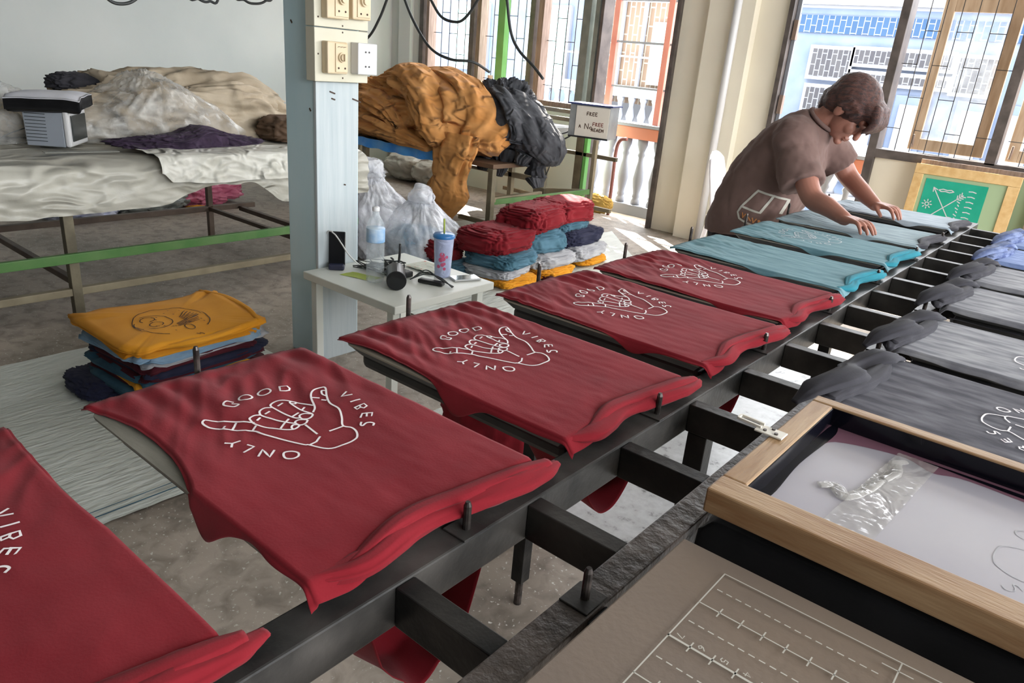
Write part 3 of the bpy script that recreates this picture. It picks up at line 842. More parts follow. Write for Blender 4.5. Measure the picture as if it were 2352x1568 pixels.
# ------------------------------------------------------------------ the steel print table
TZ = 0.965
ft = empty('printing_frame', (-0.5, 2.0, 0), 0, 'long blackened steel print table frame running towards the windows', 'table frame')
def fp(mb, n, m, bev=0.002):
    o = mb.build(n, m, ft, bev); o.location = (0.5, -2.0, 0); return o
Y0, Y1 = -0.75, 4.385
tag(fp(MB().box(-.572, -.520, Y0, Y1, TZ - .062, TZ), 'inner_rail', M['steel_mid'], 0.003), 'worn grey rail beside the shirt collars')
fp(MB().box(-.3705, -.3265, Y0, Y1, TZ - .062, TZ), 'inner_rail', M['steel_brown'], 0.003)
k = -5
while 0.475 + k * 0.2465 < 4.36:
    y = 0.475 + k * 0.2465
    fp(MB().box(-.5195, -.371, y, y + .031, TZ - .060, TZ - .003), 'crossbar', M['steel_mid'] if k > 3 else M['steel_black'])
    if k % 2 == 0:
        pass
    k += 1
for y in (0.09, 0.583, 1.079, 1.555, 2.0, 2.45, 2.94, 3.42, 3.98):
    fp(MB().box(-1.19, -.5725, y - .02, y + .02, TZ - .045, TZ - .004), 'side_arm', M['steel_mid'])
for y in (0.12, 0.61, 1.035, 1.56, 2.01, 2.52, 2.96, 3.42, 3.88):
    fp(MB().box(-.326, .25, y - .02, y + .02, TZ - .045, TZ - .004), 'side_arm', M['steel_black'])
fp(MB().box(-.515, -.475, 1.218, 1.256, 0.0, TZ - .061), 'leg', M['steel_black'])
fp(MB().box(-1.08, -1.04, 1.45, 1.49, 0.09, TZ - .065), 'leg', M['steel_black'])
fp(MB().tube([(-1.06, 1.47, 0.0), (-1.06, 1.47, 0.10)], 0.012, 10), 'levelling_foot', M['pin'], 0)
fp(MB().box(-1.04, -.55, 1.455, 1.485, 0.26, 0.30), 'stretcher', M['steel_black'])
for x in (-.546, -.35):
    for y in (-.6, 2.16, 3.3, 4.2): fp(MB().box(x - .016, x + .016, y, y + .032, 0.0, TZ - .062), 'leg', M['steel_black'])
# registration pins with little base plates
def pin(x, y, z, h, r=0.0055):
    fp(MB().tube([(x, y, z), (x, y, z + h - .006), (x, y, z + h)], [r, r, r * .6], 10), 'locating_pin', M['pin'], 0)
    fp(MB().box(x - .022, x + .018, y - .022, y + .022, z, z + .003), 'pin_plate', M['steel_mid'], 0.001)
for y in (0.09, 0.583, 1.079, 1.555, 2.0, 2.45, 2.94, 3.42, 3.98): pin(-1.163, y, TZ - .004, .074)
for y in (0.12, 0.613, 1.118, 1.615, 2.08, 2.56, 3.08, 3.55): pin(-.537, y, TZ, .044 if y < 3 else .05)
for y in (0.615, 1.50, 1.86, 2.35, 2.8, 3.3): pin(-.347, y, TZ, .046)

# ------------------------------------------------------------------ boards and shirts
BZ = 0.987      # board top


def board(cx, cy, rz, hw, tan, label):
    b = empty('print_board', (cx, cy, 0), rz, label, 'print board', 'shirt boards on the steel table')
    L0, L1, th = -0.29, 0.272, 0.0215
    def outline(e):
        o = []
        for i in range(7):
            a = math.pi / 2 * i / 6
            o.append((L0 + .035 - .035 * math.cos(a) - e, -hw + .05 - .05 * math.sin(a) - e))
        o += [(L1 + e, -hw - e), (L1 + e, hw + e)]
        for i in range(7):
            a = math.pi / 2 * i / 6
            o.append((L0 + .035 - .035 * math.sin(a) - e, hw - .05 + .05 * math.cos(a) + e))
        return o
    def slab(z0, z1, e0, e1, n, m):
        lo, hi = outline(e0), outline(e1)
        k = len(lo)
        vs = [(x, y, z0) for x, y in lo] + [(x, y, z1) for x, y in hi]
        fs = [tuple(range(k))[::-1], tuple(range(k, 2 * k))] + [(i, (i + 1) % k, k + (i + 1) % k, k + i) for i in range(k)]
        mesh(n, vs, fs, m, b, False)
    slab(BZ - th, BZ - .004, -.016, -.001, 'core', M['board_edge'])
    MB().box(L0 + .03, .262, -hw + .03, hw - .03, BZ - .058, BZ - th - .0005).build('under_shade_block', M['board_edge'], b, .012)  # added dark block, stands in for the shadow below the board
    slab(BZ - .0038, BZ, 0, 0, 'top_ply', M['board_tan'] if tan else M['board'])
    return b


PRINT = [[(-101,-42),(-106,-49),(-102,-57),(-96,-61),(-89,-59),(-83,-51),(-87,-41),(-91,-41),(-95,-47)],[(-111,-26),(-115,-19),(-111,-10),(-102,-8),(-96,-14),(-95,-23),(-102,-30),(-111,-26)],[(-111,8),(-116,17),(-112,26),(-102,26),(-97,19),(-97,9),(-104,5),(-111,8)],[(-109,47),(-91,37),(-87,45),(-88,52),(-94,57),(-102,57),(-109,47)],[(-20,117),(-11,100),(-5,117)],[(17,116),(15,99)],[(34,92),(34,111),(44,109),(46,101),(40,99),(34,102),(40,99),(41,91),(34,92)],[(61,93),(67,101),(75,93),(67,101),(58,88),(66,78)],[(62,94),(70,87)],[(79,69),(85,63),(89,64),(86,73),(89,79),(95,81),(99,76)],[(5,-117),(12,-110),(12,-98)],[(12,-110),(20,-116)],[(29,-96),(39,-92),(44,-111)],[(66,-102),(54,-88),(78,-92),(66,-77)],[(86,-75),(80,-69),(84,-60),(93,-56),(101,-61),(102,-70),(95,-77),(86,-75)],[(-21,-55),(-43,-73),(-70,-101),(-71,-108),(-66,-112),(-56,-112),(-45,-108),(-23,-88),(-2,-68),(19,-62),(76,-38),(84,-31),(110,-17),(116,8),(114,29),(108,38),(95,46),(81,48),(68,42),(46,57),(20,71),(-6,73),(-29,84),(-54,100),(-61,97),(-61,84),(-53,71),(-35,58),(-9,46),(2,35)],[(-39,-92),(-35,-97)],[(-39,-74),(-25,-88)],[(-11,-58),(-3,-69)],[(-16,47),(-33,40),(-50,31),(-63,18),(-63,5),(-56,-4),(-41,-4),(-13,-2),(1,2),(6,6)],[(-50,-6),(-53,-16),(-49,-27),(-42,-32),(-34,-33),(-11,-25),(5,-17),(15,-8)],[(-37,-33),(-40,-42),(-37,-52),(-30,-55),(-16,-56),(2,-48),(20,-34),(29,-20),(26,-8),(21,-7),(18,-13),(23,-19),(29,-20)],[(-45,25),(-40,30),(-45,35),(-50,29),(-45,25),(-28,24),(-12,25),(5,30),(12,26),(16,16),(11,8),(0,11),(-2,21),(5,29)],[(18,12),(10,2),(13,-6),(24,-5),(26,4),(20,12)],[(-52,15),(-49,5)],[(-39,-17),(-36,-26)],[(-30,-39),(-25,-47)],[(-20,34),(-14,25)],[(-9,15),(-5,2)],[(-1,-8),(7,-21),(16,-33)],[(-38,61),(-31,70)],[(-23,70),(-18,74)],[(-48,94),(-51,90),(-40,83),(-31,84)],[(30,1),(63,-2)],[(73,-4),(82,-17),(84,-28)],[(69,17),(70,40)]]
PRINT = [[(x / 1000, y / 1000) for x, y in st] for st in PRINT]


def shirt(cx, cy, rz, hw, m, seed, label, cat_name='t_shirt', flap0=0.55, flap=0.05, inset=0.03, pm=None, bag=0.0,
          end_m=None, back=True, wr=1.0, roll=True, pouch=None):
    """a t-shirt pulled over a board: hem at local -x, collar at local +x"""
    t = empty(cat_name, (cx, cy, 0), rz, label, 't-shirt')
    L0, L1 = -0.292, 0.300
    s = seed * 7.31
    Z = BZ + 0.0035
    def h(x, y):
        u = (x - L0)
        e = math.exp(-u / 0.10)
        w = 0.0060 * e * math.sin(y * 75 + 3 * math.sin(y * 21 + s) + s) * sm(0, .04, u)
        w += 0.0034 * math.exp(-(u - .1) ** 2 / .02) * ridge(x * 9 + s, (y + x * .5) * 34, s)
        w += 0.0020 * N3(x * 7, y * 9, s) + 0.0008 * N3(x * 18, y * 60, s)
        w += 0.0035 * sm(.42, .62, u) * ridge(x * 5 + y * 12 + s, y * 6 - x * 9, s + 3) * .6
        return Z + w * wr + 0.0045 * wr + 0.0004
    def near(x):   # inset of the edge nearest the hem side, then over the board edge
        u = (x - L0) / (L1 - L0)
        return inset * math.sin(math.pi * min(1, u / flap0)) ** 0.8 * (1 if u < flap0 else 0) if u < flap0 else 0
    def fd(x, side):
        u = (x - L0) / (L1 - L0)
        a = (.14 * sm(flap0 - .06, flap0 + .06, u) + .75 * math.exp(-((u - flap0 - .07) / .075) ** 2)) if side < 0 else .6 * sm(.25, .5, u)
        return a * flap * (1.0 + 0.45 * N3(x * 11, side * 3, s)) * (1 - 0.35 * sm(.85, 1, u))
    NU, NT, NF = 110, 90, 9
    def fn(U, V):
        j = V * (NT + 2 * NF)
        x = L0 + (L1 - L0) * U
        # collar end falls over the board end
        over = sm(.955, 1.0, U)
        e0, e1 = -hw + near(x), hw - near(x) * .15
        bulge = .005
        if j < NF:
            k = 1 - j / NF
            y = e0 - bulge * math.sin(k * math.pi / 2) - .010 * k * N3(x * 15, 1, s) * sm(.5, .6, U)
            z = h(x, e0) - fd(x, -1) * k - 0.004 * min(1, k * 6)
        elif j > NF + NT:
            k = (j - NF - NT) / NF
            y = e1 + bulge * math.sin(k * math.pi / 2)
            z = h(x, e1) - fd(x, 1) * k - 0.004 * min(1, k * 6)
        else:
            y = e0 + (e1 - e0) * (j - NF) / NT
            z = h(x, y)
        z -= 0.020 * over ** 2
        z -= .003 * (1 - sm(0, .03, U))
        # hem line bows outwards, collar edge dips in the middle
        c = (y / hw)
        x += -.006 * (1 - c * c) * (1 - U)
        x -= (.016 * math.exp(-(c / .42) ** 2)) * sm(.7, 1, U)
        x += .012 * N3(y * 14, s, 2) * sm(.9, 1, U)
        return (x, y, z)
    vs, fs = grid(NU, NT + 2 * NF, fn)
    b = mesh('body', vs, fs, m, t)
    so_ = b.modifiers.new('cloth', 'SOLIDIFY'); so_.thickness = 0.0014; so_.offset = 0
    em = end_m or m
    if roll:
        zr = TZ + .017 + (.014 if abs(rz) > 1 else 0)
        rs_ = 1.25 if abs(rz) > 1 else 1.0
        cloth_roll('collar_fold', [(.272, -hw + .005, zr + .008), (.292, -hw * .65, zr + .006), (.276, -hw * .2, zr + .004), (.284, hw * .25, zr + .003), (.300, hw * .65, zr + .006), (.306, hw * .98, zr + .004), (.300, hw * 1.22, zr - .002)],
                   [q * rs_ for q in (.006, .013, .015, .012, .015, .016, .011, .005)], em, t, seed, flat=.62, amp=.35)
        cloth_roll('collar_fold', [(.288, -hw * .75, zr + .012), (.268, -hw * .25, zr + .016), (.276, hw * .3, zr + .014), (.294, hw * .8, zr + .014), (.300, hw * 1.1, zr + .010)],
                   [q * rs_ for q in (.004, .009, .010, .011, .006)], em, t, seed + 9, flat=.5, amp=.3)
    if roll and abs(rz) > 1:
        cloth_roll('collar_fold', [(.262, -hw * 1.0, zr + .004), (.286, -hw * .5, zr + .024), (.318, -hw * .05, zr + .010), (.296, hw * .5, zr + .030), (.330, hw * 1.05, zr + .018), (.352, hw * 1.3, zr - .008)], [.008, .020, .014, .021, .016, .005], em, t, seed + 4, flat=.45, amp=.42)
    if back:
        # the back of the shirt sags below the board
        def bf(u, v):
            x = .09 + .18 * u
            y = -hw * .80 + 1.70 * hw * v
            arch = (1 - (2 * v - 1) ** 2)
            sag = (.02 + bag * sm(.0, .6, u)) * arch
            nar = 1 - .25 * sm(.4, .9, u) * arch
            return (x, y * nar, BZ - .030 - (sag + .03 * (bag > .1)) * min(1, arch * 1.6) * sm(0, .25, u) * (1 - .12 * ridge(x * 6, y * 9, s)))
        vs, fs = grid(30, 30, bf)
        bk = mesh('back_panel', vs, fs, em, t)
        so_ = bk.modifiers.new('cloth', 'SOLIDIFY'); so_.thickness = 0.0014
    if pm:
        pvs, pfs = ribbons(PRINT, 0.0032, lambda x, y: 0, True, (3, 4, 5, 6, 7, 8, 10, 11, 12, 13))
        # the print follows the cloth; hem side of the design points to the hem
        pvs = [(x - .05 + .002, y + .012, h(x - .05, y + .012) + .0027) for x, y, z in pvs]
        tag(mesh('print', pvs, pfs, pm, t, False), 'white line drawing of a hand with the words GOOD VIBES ONLY')
    return t


LX = -0.845
left = [
    # cy, hw, material, print, label, flap, bag, tan board
    (0.085, .195, 'red', 'print_white', 'maroon t-shirt nearest the camera, cut off at the bottom left, reading VIBES', .05, .22, False),
    (0.582, .195, 'red', 'print_white', 'large maroon t-shirt reading GOOD VIBES ONLY, in front of the mustard shirt stack', .050, .24, False),
    (1.060, .192, 'red', 'print_white', 'maroon t-shirt with the hand print, in front of the small white table', .055, .15, True),
    (1.540, .190, 'red', 'print_white', 'maroon t-shirt with the hand print, third from the far end of the maroon row', .03, .14, True),
    (1.975, .188, 'red', 'print_white', 'farthest of the maroon printed t-shirts, beside the first teal one', .02, .10, True),
    (2.430, .180, 'teal', None, 'nearest teal t-shirt, beside the farthest maroon one', .02, .08, False),
    (2.920, .185, 'teal', 'print_pale', 'second teal t-shirt, the one with a faint pale print below the worker\'s near hand', .02, .08, False),
    (3.400, .190, 'greyblue', None, 'grey blue t-shirt under the worker\'s near hand', .02, .06, False),
    (4.000, .180, 'paleblue', None, 'pale blue t-shirt at the far end of the row, under the worker\'s far hand', .02, .06, False),
]
for i, (cy, hw, m, pm, lab, fl, bg_, tan) in enumerate(left):
    side = lab
    board(LX, cy, 0, hw, tan, ['grey board under the maroon t-shirt at the bottom left corner',
                              'grey board under the large maroon t-shirt before the mustard stack',
                              'dark edged board under the maroon t-shirt before the small white table',
                              'dark edged board under the third maroon t-shirt from the far end',
                              'dark edged board under the farthest maroon t-shirt',
                              'dark board under the nearest teal t-shirt',
                              'dark board under the second teal t-shirt',
                              'dark board under the grey blue t-shirt',
                              'dark board under the pale blue t-shirt at the far end'][i])
    shirt(LX, cy, 0, hw, M[m], i + 1, lab, flap0=(.56, .55, .50, .62, .66, .5, .5, .55, .6)[i], flap=fl, inset=(.045, .032, .012, .004, .004, .004, .004, .004, .004)[i],
          pm=M[pm] if pm else None, bag=bg_, end_m={'teal': M['teal_end'], 'greyblue': M['dark_grey_cloth'], 'paleblue': M['dark_grey_cloth']}.get(m),
          wr=1.0 if i < 5 else .8)

RX = -0.012
right = [
    (1.035, .20, 'black_cloth', None, 'black t-shirt on the board under the wooden screen frame', .13, .1),
    (1.560, .178, 'black_wash', 'print_white', 'nearest washed black t-shirt with a white hand print, behind the screen frame', .02, .06),
    (2.010, .170, 'grey_wash', 'print_white', 'washed grey t-shirt, second one behind the screen frame', .02, .06),
    (2.520, .165, 'grey_wash', None, 'washed grey t-shirt, third one behind the screen frame', .02, .06),
    (2.960, .165, 'grey_wash', None, 'washed grey t-shirt just before the blue ones at the right edge', .02, .06),
    (3.420, .165, 'blue_wash', None, 'nearer of the two blue t-shirts at the right edge', .02, .06),
    (3.880, .165, 'blue_wash', None, 'farther of the two blue t-shirts at the right edge', .02, .06),
]
for i, (cy, hw, m, pm, lab, fl, bg_) in enumerate(right):
    board(RX, cy, math.pi, hw - .004, False, ['black board under the wooden screen frame', 'board under the nearest washed black t-shirt behind the screen frame',
                                      'board under the second shirt behind the screen frame', 'board under the third shirt behind the screen frame',
                                      'board under the grey shirt just before the blue ones', 'board under the nearer blue t-shirt', 'board under the farther blue t-shirt'][i])
    shirt(RX, cy, math.pi, hw, M[m], 20 + i, lab, flap0=.3, flap=fl, inset=.0, pm=M[pm] if pm else None, bag=bg_,
          end_m=M['dark_grey_cloth'] if i < 5 else M['blue_dark'], wr=.6, roll=i > 0)

# ------------------------------------------------------------------ bare hardboard with the ruled grid
hbd = empty('hardboard_platen', (0.06, 0.6075, 0), 0, 'bare brown hardboard with a white ruled grid, at the bottom edge of the picture', 'board')
def loc(o, root): o.location = -Vector(root.location); return o
MB().box(-.306 - .06, .36, -.1655, .1675, .966, .993).build('panel', M['hardboard'], hbd, 0.0025)
def gridlines(strokes, w, n):
    vs, fs = ribbons(strokes, w, lambda x, y: .9958, False)
    return loc(mesh(n, vs, fs, M['print_cream'], hbd, False), hbd)
G = [[(-.234, .742), (.30, .746)], [(-.234, .742), (-.234, .470)], [(-.034, .742), (-.034, .470)],
     [(-.234, .674), (-.034, .674)], [(-.234, .532), (-.034, .532)], [(-.05, .728), (-.02, .728)]]
for i in range(1, 8):
    for y in (.674, .603, .532): G.append([(-.234 + .0252 * i, y - .008), (-.234 + .0252 * i, y + .008)])
for y in (.709, .638, .567):
    x = -.228
    while x < -.045:
        G.append([(x, y), (x + .006, y)]); x += .0115
tag(gridlines(G, .0016, 'ruled_grid'), 'cream ruled lines with ticks and dashes')
gridlines([[(-.234, .603), (-.034, .603)]], .0028, 'middle_line')
def digit(d, x, y, s=.0085):
    D = {'7': [[(0, 1), (.6, 1), (.2, 0)]], '6': [[(.55, 1), (.1, .6), (0, .25), (.3, 0), (.6, .25), (.3, .5), (.05, .35)]],
         '5': [[(.6, 1), (.1, 1), (.05, .55), (.45, .55), (.6, .3), (.35, 0), (0, .1)]], '4': [[(.45, 0), (.45, 1), (0, .35), (.65, .35)]],
         '3': [[(0, 1), (.5, .9), (.25, .55), (.6, .3), (.3, 0), (0, .1)]], '2': [[(0, .8), (.3, 1), (.55, .75), (0, 0), (.6, 0)]], '1': [[(.1, .8), (.35, 1), (.35, 0)]]}[d]
    # figures read from the far side of the table
    return [[(x - (b - .5) * s * 0 + (1 - a) * s * 0 + (b) * s * .9, y + (.6 - a) * s) for a, b in st] for st in D]
for i, d in enumerate('7654321'):
    vs, fs = ribbons(digit(d, -.228 + .0252 * i, .608), .0012, lambda x, y: .9958, False)
    loc(mesh('numeral', vs, fs, M['print_cream'], hbd, False), hbd)

# ------------------------------------------------------------------ wooden screen frame lying on the black shirt
sf = empty('screen_frame', (0.06, 1.045, 1.005), 0, 'wooden silk screen frame with a cloudy mesh, lying on the black t-shirt', 'screen')
Z0, Z1 = 1.009, 1.045
X0, X1, Ya, Yb = -.309, .43, .826, 1.262
wd = .036
def sfp(mb, n, m, bev=0.003, lab=None):
    o = mb.build(n, m, sf, bev); loc(o, sf)
    if lab: o['label'] = lab
    return o
sfp(MB().box(X0, X1, Ya, Ya + wd + .012, Z0, Z1), 'frame_rail', M['wood'])
sfp(MB().box(X0, X1, Yb - wd + .008, Yb, Z0, Z1), 'frame_rail', M['wood'])
sfp(MB().box(X0, X0 + wd, Ya + wd + .0125, Yb - wd + .0075, Z0 + .0005, Z1 - .0005), 'frame_rail', M['wood_y'])
sfp(MB().box(X1 - wd, X1, Ya + wd + .0125, Yb - wd + .0075, Z0 + .0005, Z1 - .0005), 'frame_rail', M['wood_y'])
ix0, ix1, iy0, iy1 = X0 + wd, X1 - wd, Ya + wd + .012, Yb - wd + .008
sfp(MB().box(ix0, ix1, iy0, iy1, 1.0095, 1.0105), 'mesh_film', M['screen_mesh'], 0)
# inked inner sides, and the dark ink border on the film
il = MB()
il.box(ix0, ix1, iy1 - .002, iy1, 1.011, Z1 - .003); il.box(ix0, ix0 + .002, iy0, iy1, 1.011, Z1 - .003)
il.box(ix0, ix1, iy0, iy0 + .002, 1.011, Z1 - .003)
sfp(il, 'ink_edge', M['ink'], 0, 'dark ink along the inside of the frame')
def blot(pts, z, m, name, lab=None):
    c = cr([(a, b, 0) for a, b in pts + [pts[0]]], 6, True)[:-1]
    o = mesh(name, [(q.x, q.y, z) for q in c], [tuple(range(len(c)))], m, sf, False); loc(o, sf)
    if lab: o['label'] = lab
    return o
blot([(ix0 + .002, iy1 - .002), (ix1 - .01, iy1 - .002), (ix1 - .05, iy1 - .022), (.10, iy1 - .035), (-.05, iy1 - .028), (-.10, iy1 - .045), (-.15, iy1 - .026), (ix0 + .03, iy1 - .06), (ix0 + .012, iy1 - .12)], 1.0109, M['screen_pink'], 'ink_stain', 'dark pink and violet stain')
blot([(ix0 + .003, iy0 + .01), (ix0 + .004, iy1 - .02), (ix0 + .022, iy1 - .03), (ix0 + .014, iy0 + .18), (ix0 + .018, iy0 + .06)], 1.0112, M['ink'], 'ink_line')
blot([(-.12, iy1 - .014), (.02, iy1 - .010), (.2, iy1 - .012), (ix1 - .02, iy1 - .006), (ix1 - .02, iy1 - .02), (.1, iy1 - .024), (-.04, iy1 - .020)], 1.0113, M['ink'], 'ink_line')
def tfn(u, v):
    x = -.185 + .065 * u + .030 * v * (1 - .2 * u)
    y = iy0 + .012 + (iy1 - iy0 - .03) * v
    return (x, y, 1.0118 + .0022 * (1 - u) * abs(N3(x * 60, y * 160, 3)) * 2 + .001 * abs(N3(x * 200, y * 90, 1)))
vs, fs = grid(30, 110, tfn)
loc(mesh('tape_strip', vs, fs, M['tape'], sf), sf)
for k_, pts in enumerate(([(-.215, 1.010), (-.195, 1.025), (-.178, 1.005), (-.160, 1.045), (-.150, 1.10)], [(-.150, 1.10), (-.142, 1.14), (-.150, 1.17), (-.138, 1.19)])):
    o = cloth_roll('tape_crease', [(a, b, 1.0135) for a, b in pts], [.004, .007, .006, .005, .003], M['tape'], sf, 40 + k_, flat=.35, amp=.6, n=12)
    loc(o, sf)
vs, fs = ribbons([[(.13 + (-x) * 1.05, 1.03 + (-y) * 1.05) for x, y in st] for st in PRINT], .0016, lambda x, y: 1.0111)
tag(loc(mesh('ghost_image', vs, fs, M['print_ghost'], sf, False), sf), 'faint grey hand drawing left in the mesh')
sfp(MB().box(-.332, -.288, 1.035, 1.062, 1.0455, 1.0485), 'hinge_plate', M['white_label'], 0.001, 'worn metal plate with screws')
sfp(MB().bar((-.365, 1.050, 1.050), (-.325, 1.046, 1.050), .004, .004).bar((-.365, 1.064, 1.050), (-.325, 1.060, 1.050), .004, .004).bar((-.365, 1.050, 1.050), (-.365, 1.064, 1.050), .004, .004), 'register_fork', M['white_label'], 0.0005, 'two pronged metal fork')
for x, y in ((-.318, 1.043), (-.300, 1.043), (-.309, 1.056)):
    sfp(MB().tube([(x, y, 1.0486), (x, y, 1.051)], .003, 8), 'screw', M['pin'], 0)

# ------------------------------------------------------------------ small white table and what stands on it
wt_ = empty('side_table', (-2.62, 2.36, 0), 0, 'small white square table beside the pale blue pillar', 'table')
def wp(mb, n, m, bev=0.003): return loc(mb.build(n, m, wt_, bev), wt_)
wp(MB().box(-2.943, -2.28, 2.035, 2.685, .462, .5), 'table_top', M['table_white'], .004)
for x in (-2.90, -2.345):
    for y in (2.07, 2.62): wp(MB().box(x - .012, x + .028, y - .012, y + .028, 0, .462), 'leg', M['table_white'])
TT = .5
# water bottle
bo = empty('water_bottle', (-2.62, 2.21, TT), 0, 'large clear water bottle with a blue and white label, on the white table', 'bottle')
pr = [(.036, .002), (.042, .008)]
z = .016
while z < .19:
    pr += [(.043, z), (.0405, z + .006)]; z += .012
pr += [(.043, .20), (.043, .262), (.041, .275), (.030, .300), (.017, .318), (.0145, .325), (.0145, .338)]
MB().lathe(0, 0, pr, 28).build('bottle_body', M['bottle'], bo, 0, True)
MB().lathe(0, 0, [(.0435, .195), (.0437, .198), (.0437, .258), (.0435, .26)], 28).build('label', M['label_blue'], bo, 0, True)
MB().lathe(0, 0, [(.0165, .338), (.0170, .340), (.0170, .354), (.015, .357)], 20).build('cap', M['white_plastic'], bo, 0, True)
# tumbler
tu = empty('tumbler', (-2.50, 2.54, TT), 0, 'violet blue tumbler with a blue lid and a lime straw, on the white table', 'cup')
MB().lathe(0, 0, [(.036, .001), (.039, .006), (.050, .195), (.052, .198)], 28).build('cup_body', M['tumbler'], tu, 0, True)
MB().lathe(0, 0, [(.053, .198), (.054, .200), (.054, .212), (.048, .218), (.010, .219)], 28).build('lid', M['tumbler_blue'], tu, 0, True)
MB().tube([(0, 0, .215), (-.004, .0, .29)], .0045, 8).build('straw', M['lime'], tu, 0, True)
for a, z, r in ((-.9, .12, .013), (-.75, .10, .011), (-1.05, .095, .012), (-.85, .07, .010), (-.65, .075, .008), (-.4, .11, .008), (-1.3, .06, .009), (-.6, .05, .008)):
    rr_ = .039 + .011 * z / .195 + .0005
    vs = []
    for q in range(9):
        an = 2 * math.pi * q / 9
        da = a + r * math.cos(an) / rr_
        vs.append((rr_ * math.cos(da) * 1.01, rr_ * math.sin(da) * 1.01, z + r * math.sin(an)))
    mesh('pink_spot', vs, [tuple(range(9))], M['pink'], tu, False)
# phone on a charging stand
ph = empty('phone_charger', (-2.885, 2.19, TT), R(48), 'black charging stand leaning at the pillar, with a white cable', 'charger')
MB().box(-.038, .038, -.03, .05, 0, .030).build('stand_base', M['phone_stand'], ph, .008)
o = MB().box(-.040, .040, -.006, .006, .0, .165).build('stand_panel', M['black_gloss'], ph, .005)
o.location = (0, 0.0, .02); o.rotation_euler = (R(-12), 0, 0)
o = MB().tube(cr([(-.02, .01, .185), (-.045, .03, .18), (-.05, .05, .14), (-.035, .06, .10)], 6), .003, 8).build('white_lead', M['white_cable'], ph, 0, True)
o = MB().tube(cr([(-.02, -.02, .19), (.0, -.03, .175), (.03, -.03, .13), (.06, -.02, .08), (.11, -.01, .03), (.17, 0, .012)], 6), .0035, 8).build('white_lead', M['white_cable'], ph, 0, True)
# spotlight lamp / hair dryer like black cylinder
ca = empty('lens_barrel', (-2.50, 2.235, TT), R(50), 'round black lens barrel lying on the white table beside the bottle', 'lens')
def ycyl(r0, r1, y0, y1, z, n=26): return MB().tube([(0, y0, z), (0, y1, z)], [r0, r1], n)
ycyl(.043, .046, -.055, .10, .046).build('barrel', M['black_plastic'], ca, .002, False)
ycyl(.0465, .0465, -.062, -.045, .047).build('lens_ring', M['black_plastic'], ca, .002, False)
ycyl(.040, .036, -.064, -.0625, .047).build('lens_glass', M['black_gloss'], ca, 0, False)
# pile of cables and adapter
cb = empty('cable_bundle', (-2.66, 2.36, TT), 0, 'tangle of black cables behind the bottle on the white table', 'cables')
random.seed(4)
for i in range(9):
    pts = [(random.uniform(-.19, .03), random.uniform(-.12, .10), random.uniform(.006, .05)) for _ in range(6)]
    pts[0] = (-.20 + .02 * i % .05, -.06 + .02 * i % .1, .008)
    MB().tube(cr(pts, 7), .0028, 6).build('cable', M['cable'], cb, 0, True)
MB().tube(cr([(.03, .0, .02), (.03, .01, .10), (.03, .012, .16)], 3), .006, 8).build('antenna', M['black_plastic'], cb, 0, True)
MB().box(.0, .09, .0, .05, 0.001, .03).build('adapter', M['black_plastic'], cb, .006)
ch = empty('power_lead', (-2.44, 2.40, TT), R(20), 'black power lead with a flat plug behind the lens barrel', 'cable')
MB().box(-.06, .07, -.02, .02, .001, .02).build('plug', M['black_plastic'], ch, .006)
for i in range(3):
    MB().tube(cr([(-.10, -.02 + .01 * i, .01), (-.04, .03, .035 + .01 * i), (.04, .03 - .01 * i, .03), (.12, -.01 + .008 * i, .006)], 7), .003, 6).build('lead', M['cable'], ch, 0, True)
pn = empty('smartphone', (-2.40, 2.60, TT), R(-22), 'smartphone lying face up at the far corner of the white table', 'phone')
MB().box(-.038, .038, -.072, .072, .001, .010).build('phone_body', M['white_plastic'], pn, .004)
MB().box(-.034, .034, -.066, .066, .0102, .0108).build('phone_screen', M['mirror_glass'], pn, 0)
tag(mesh('packet', *grid(12, 12, lambda u, v: (-2.74 + .2 * u, 2.50 + .15 * v, TT + .004 + .012 * (u * (1 - u)) * 4 * abs(N3(u * 4, v * 4, 2)) + .004)), M['paper_pattern']), 'speckled paper packet lying between the cables and the tumbler', 'packet')
tag(mesh('paper_note', *grid(6, 6, lambda u, v: (-2.80 + .16 * u, 2.14 + .08 * v + .05 * u, TT + .002 + .002 * N3(u * 3, v * 3, 9))), M['lime']), 'lime green paper lying on the white table under the cables', 'paper')

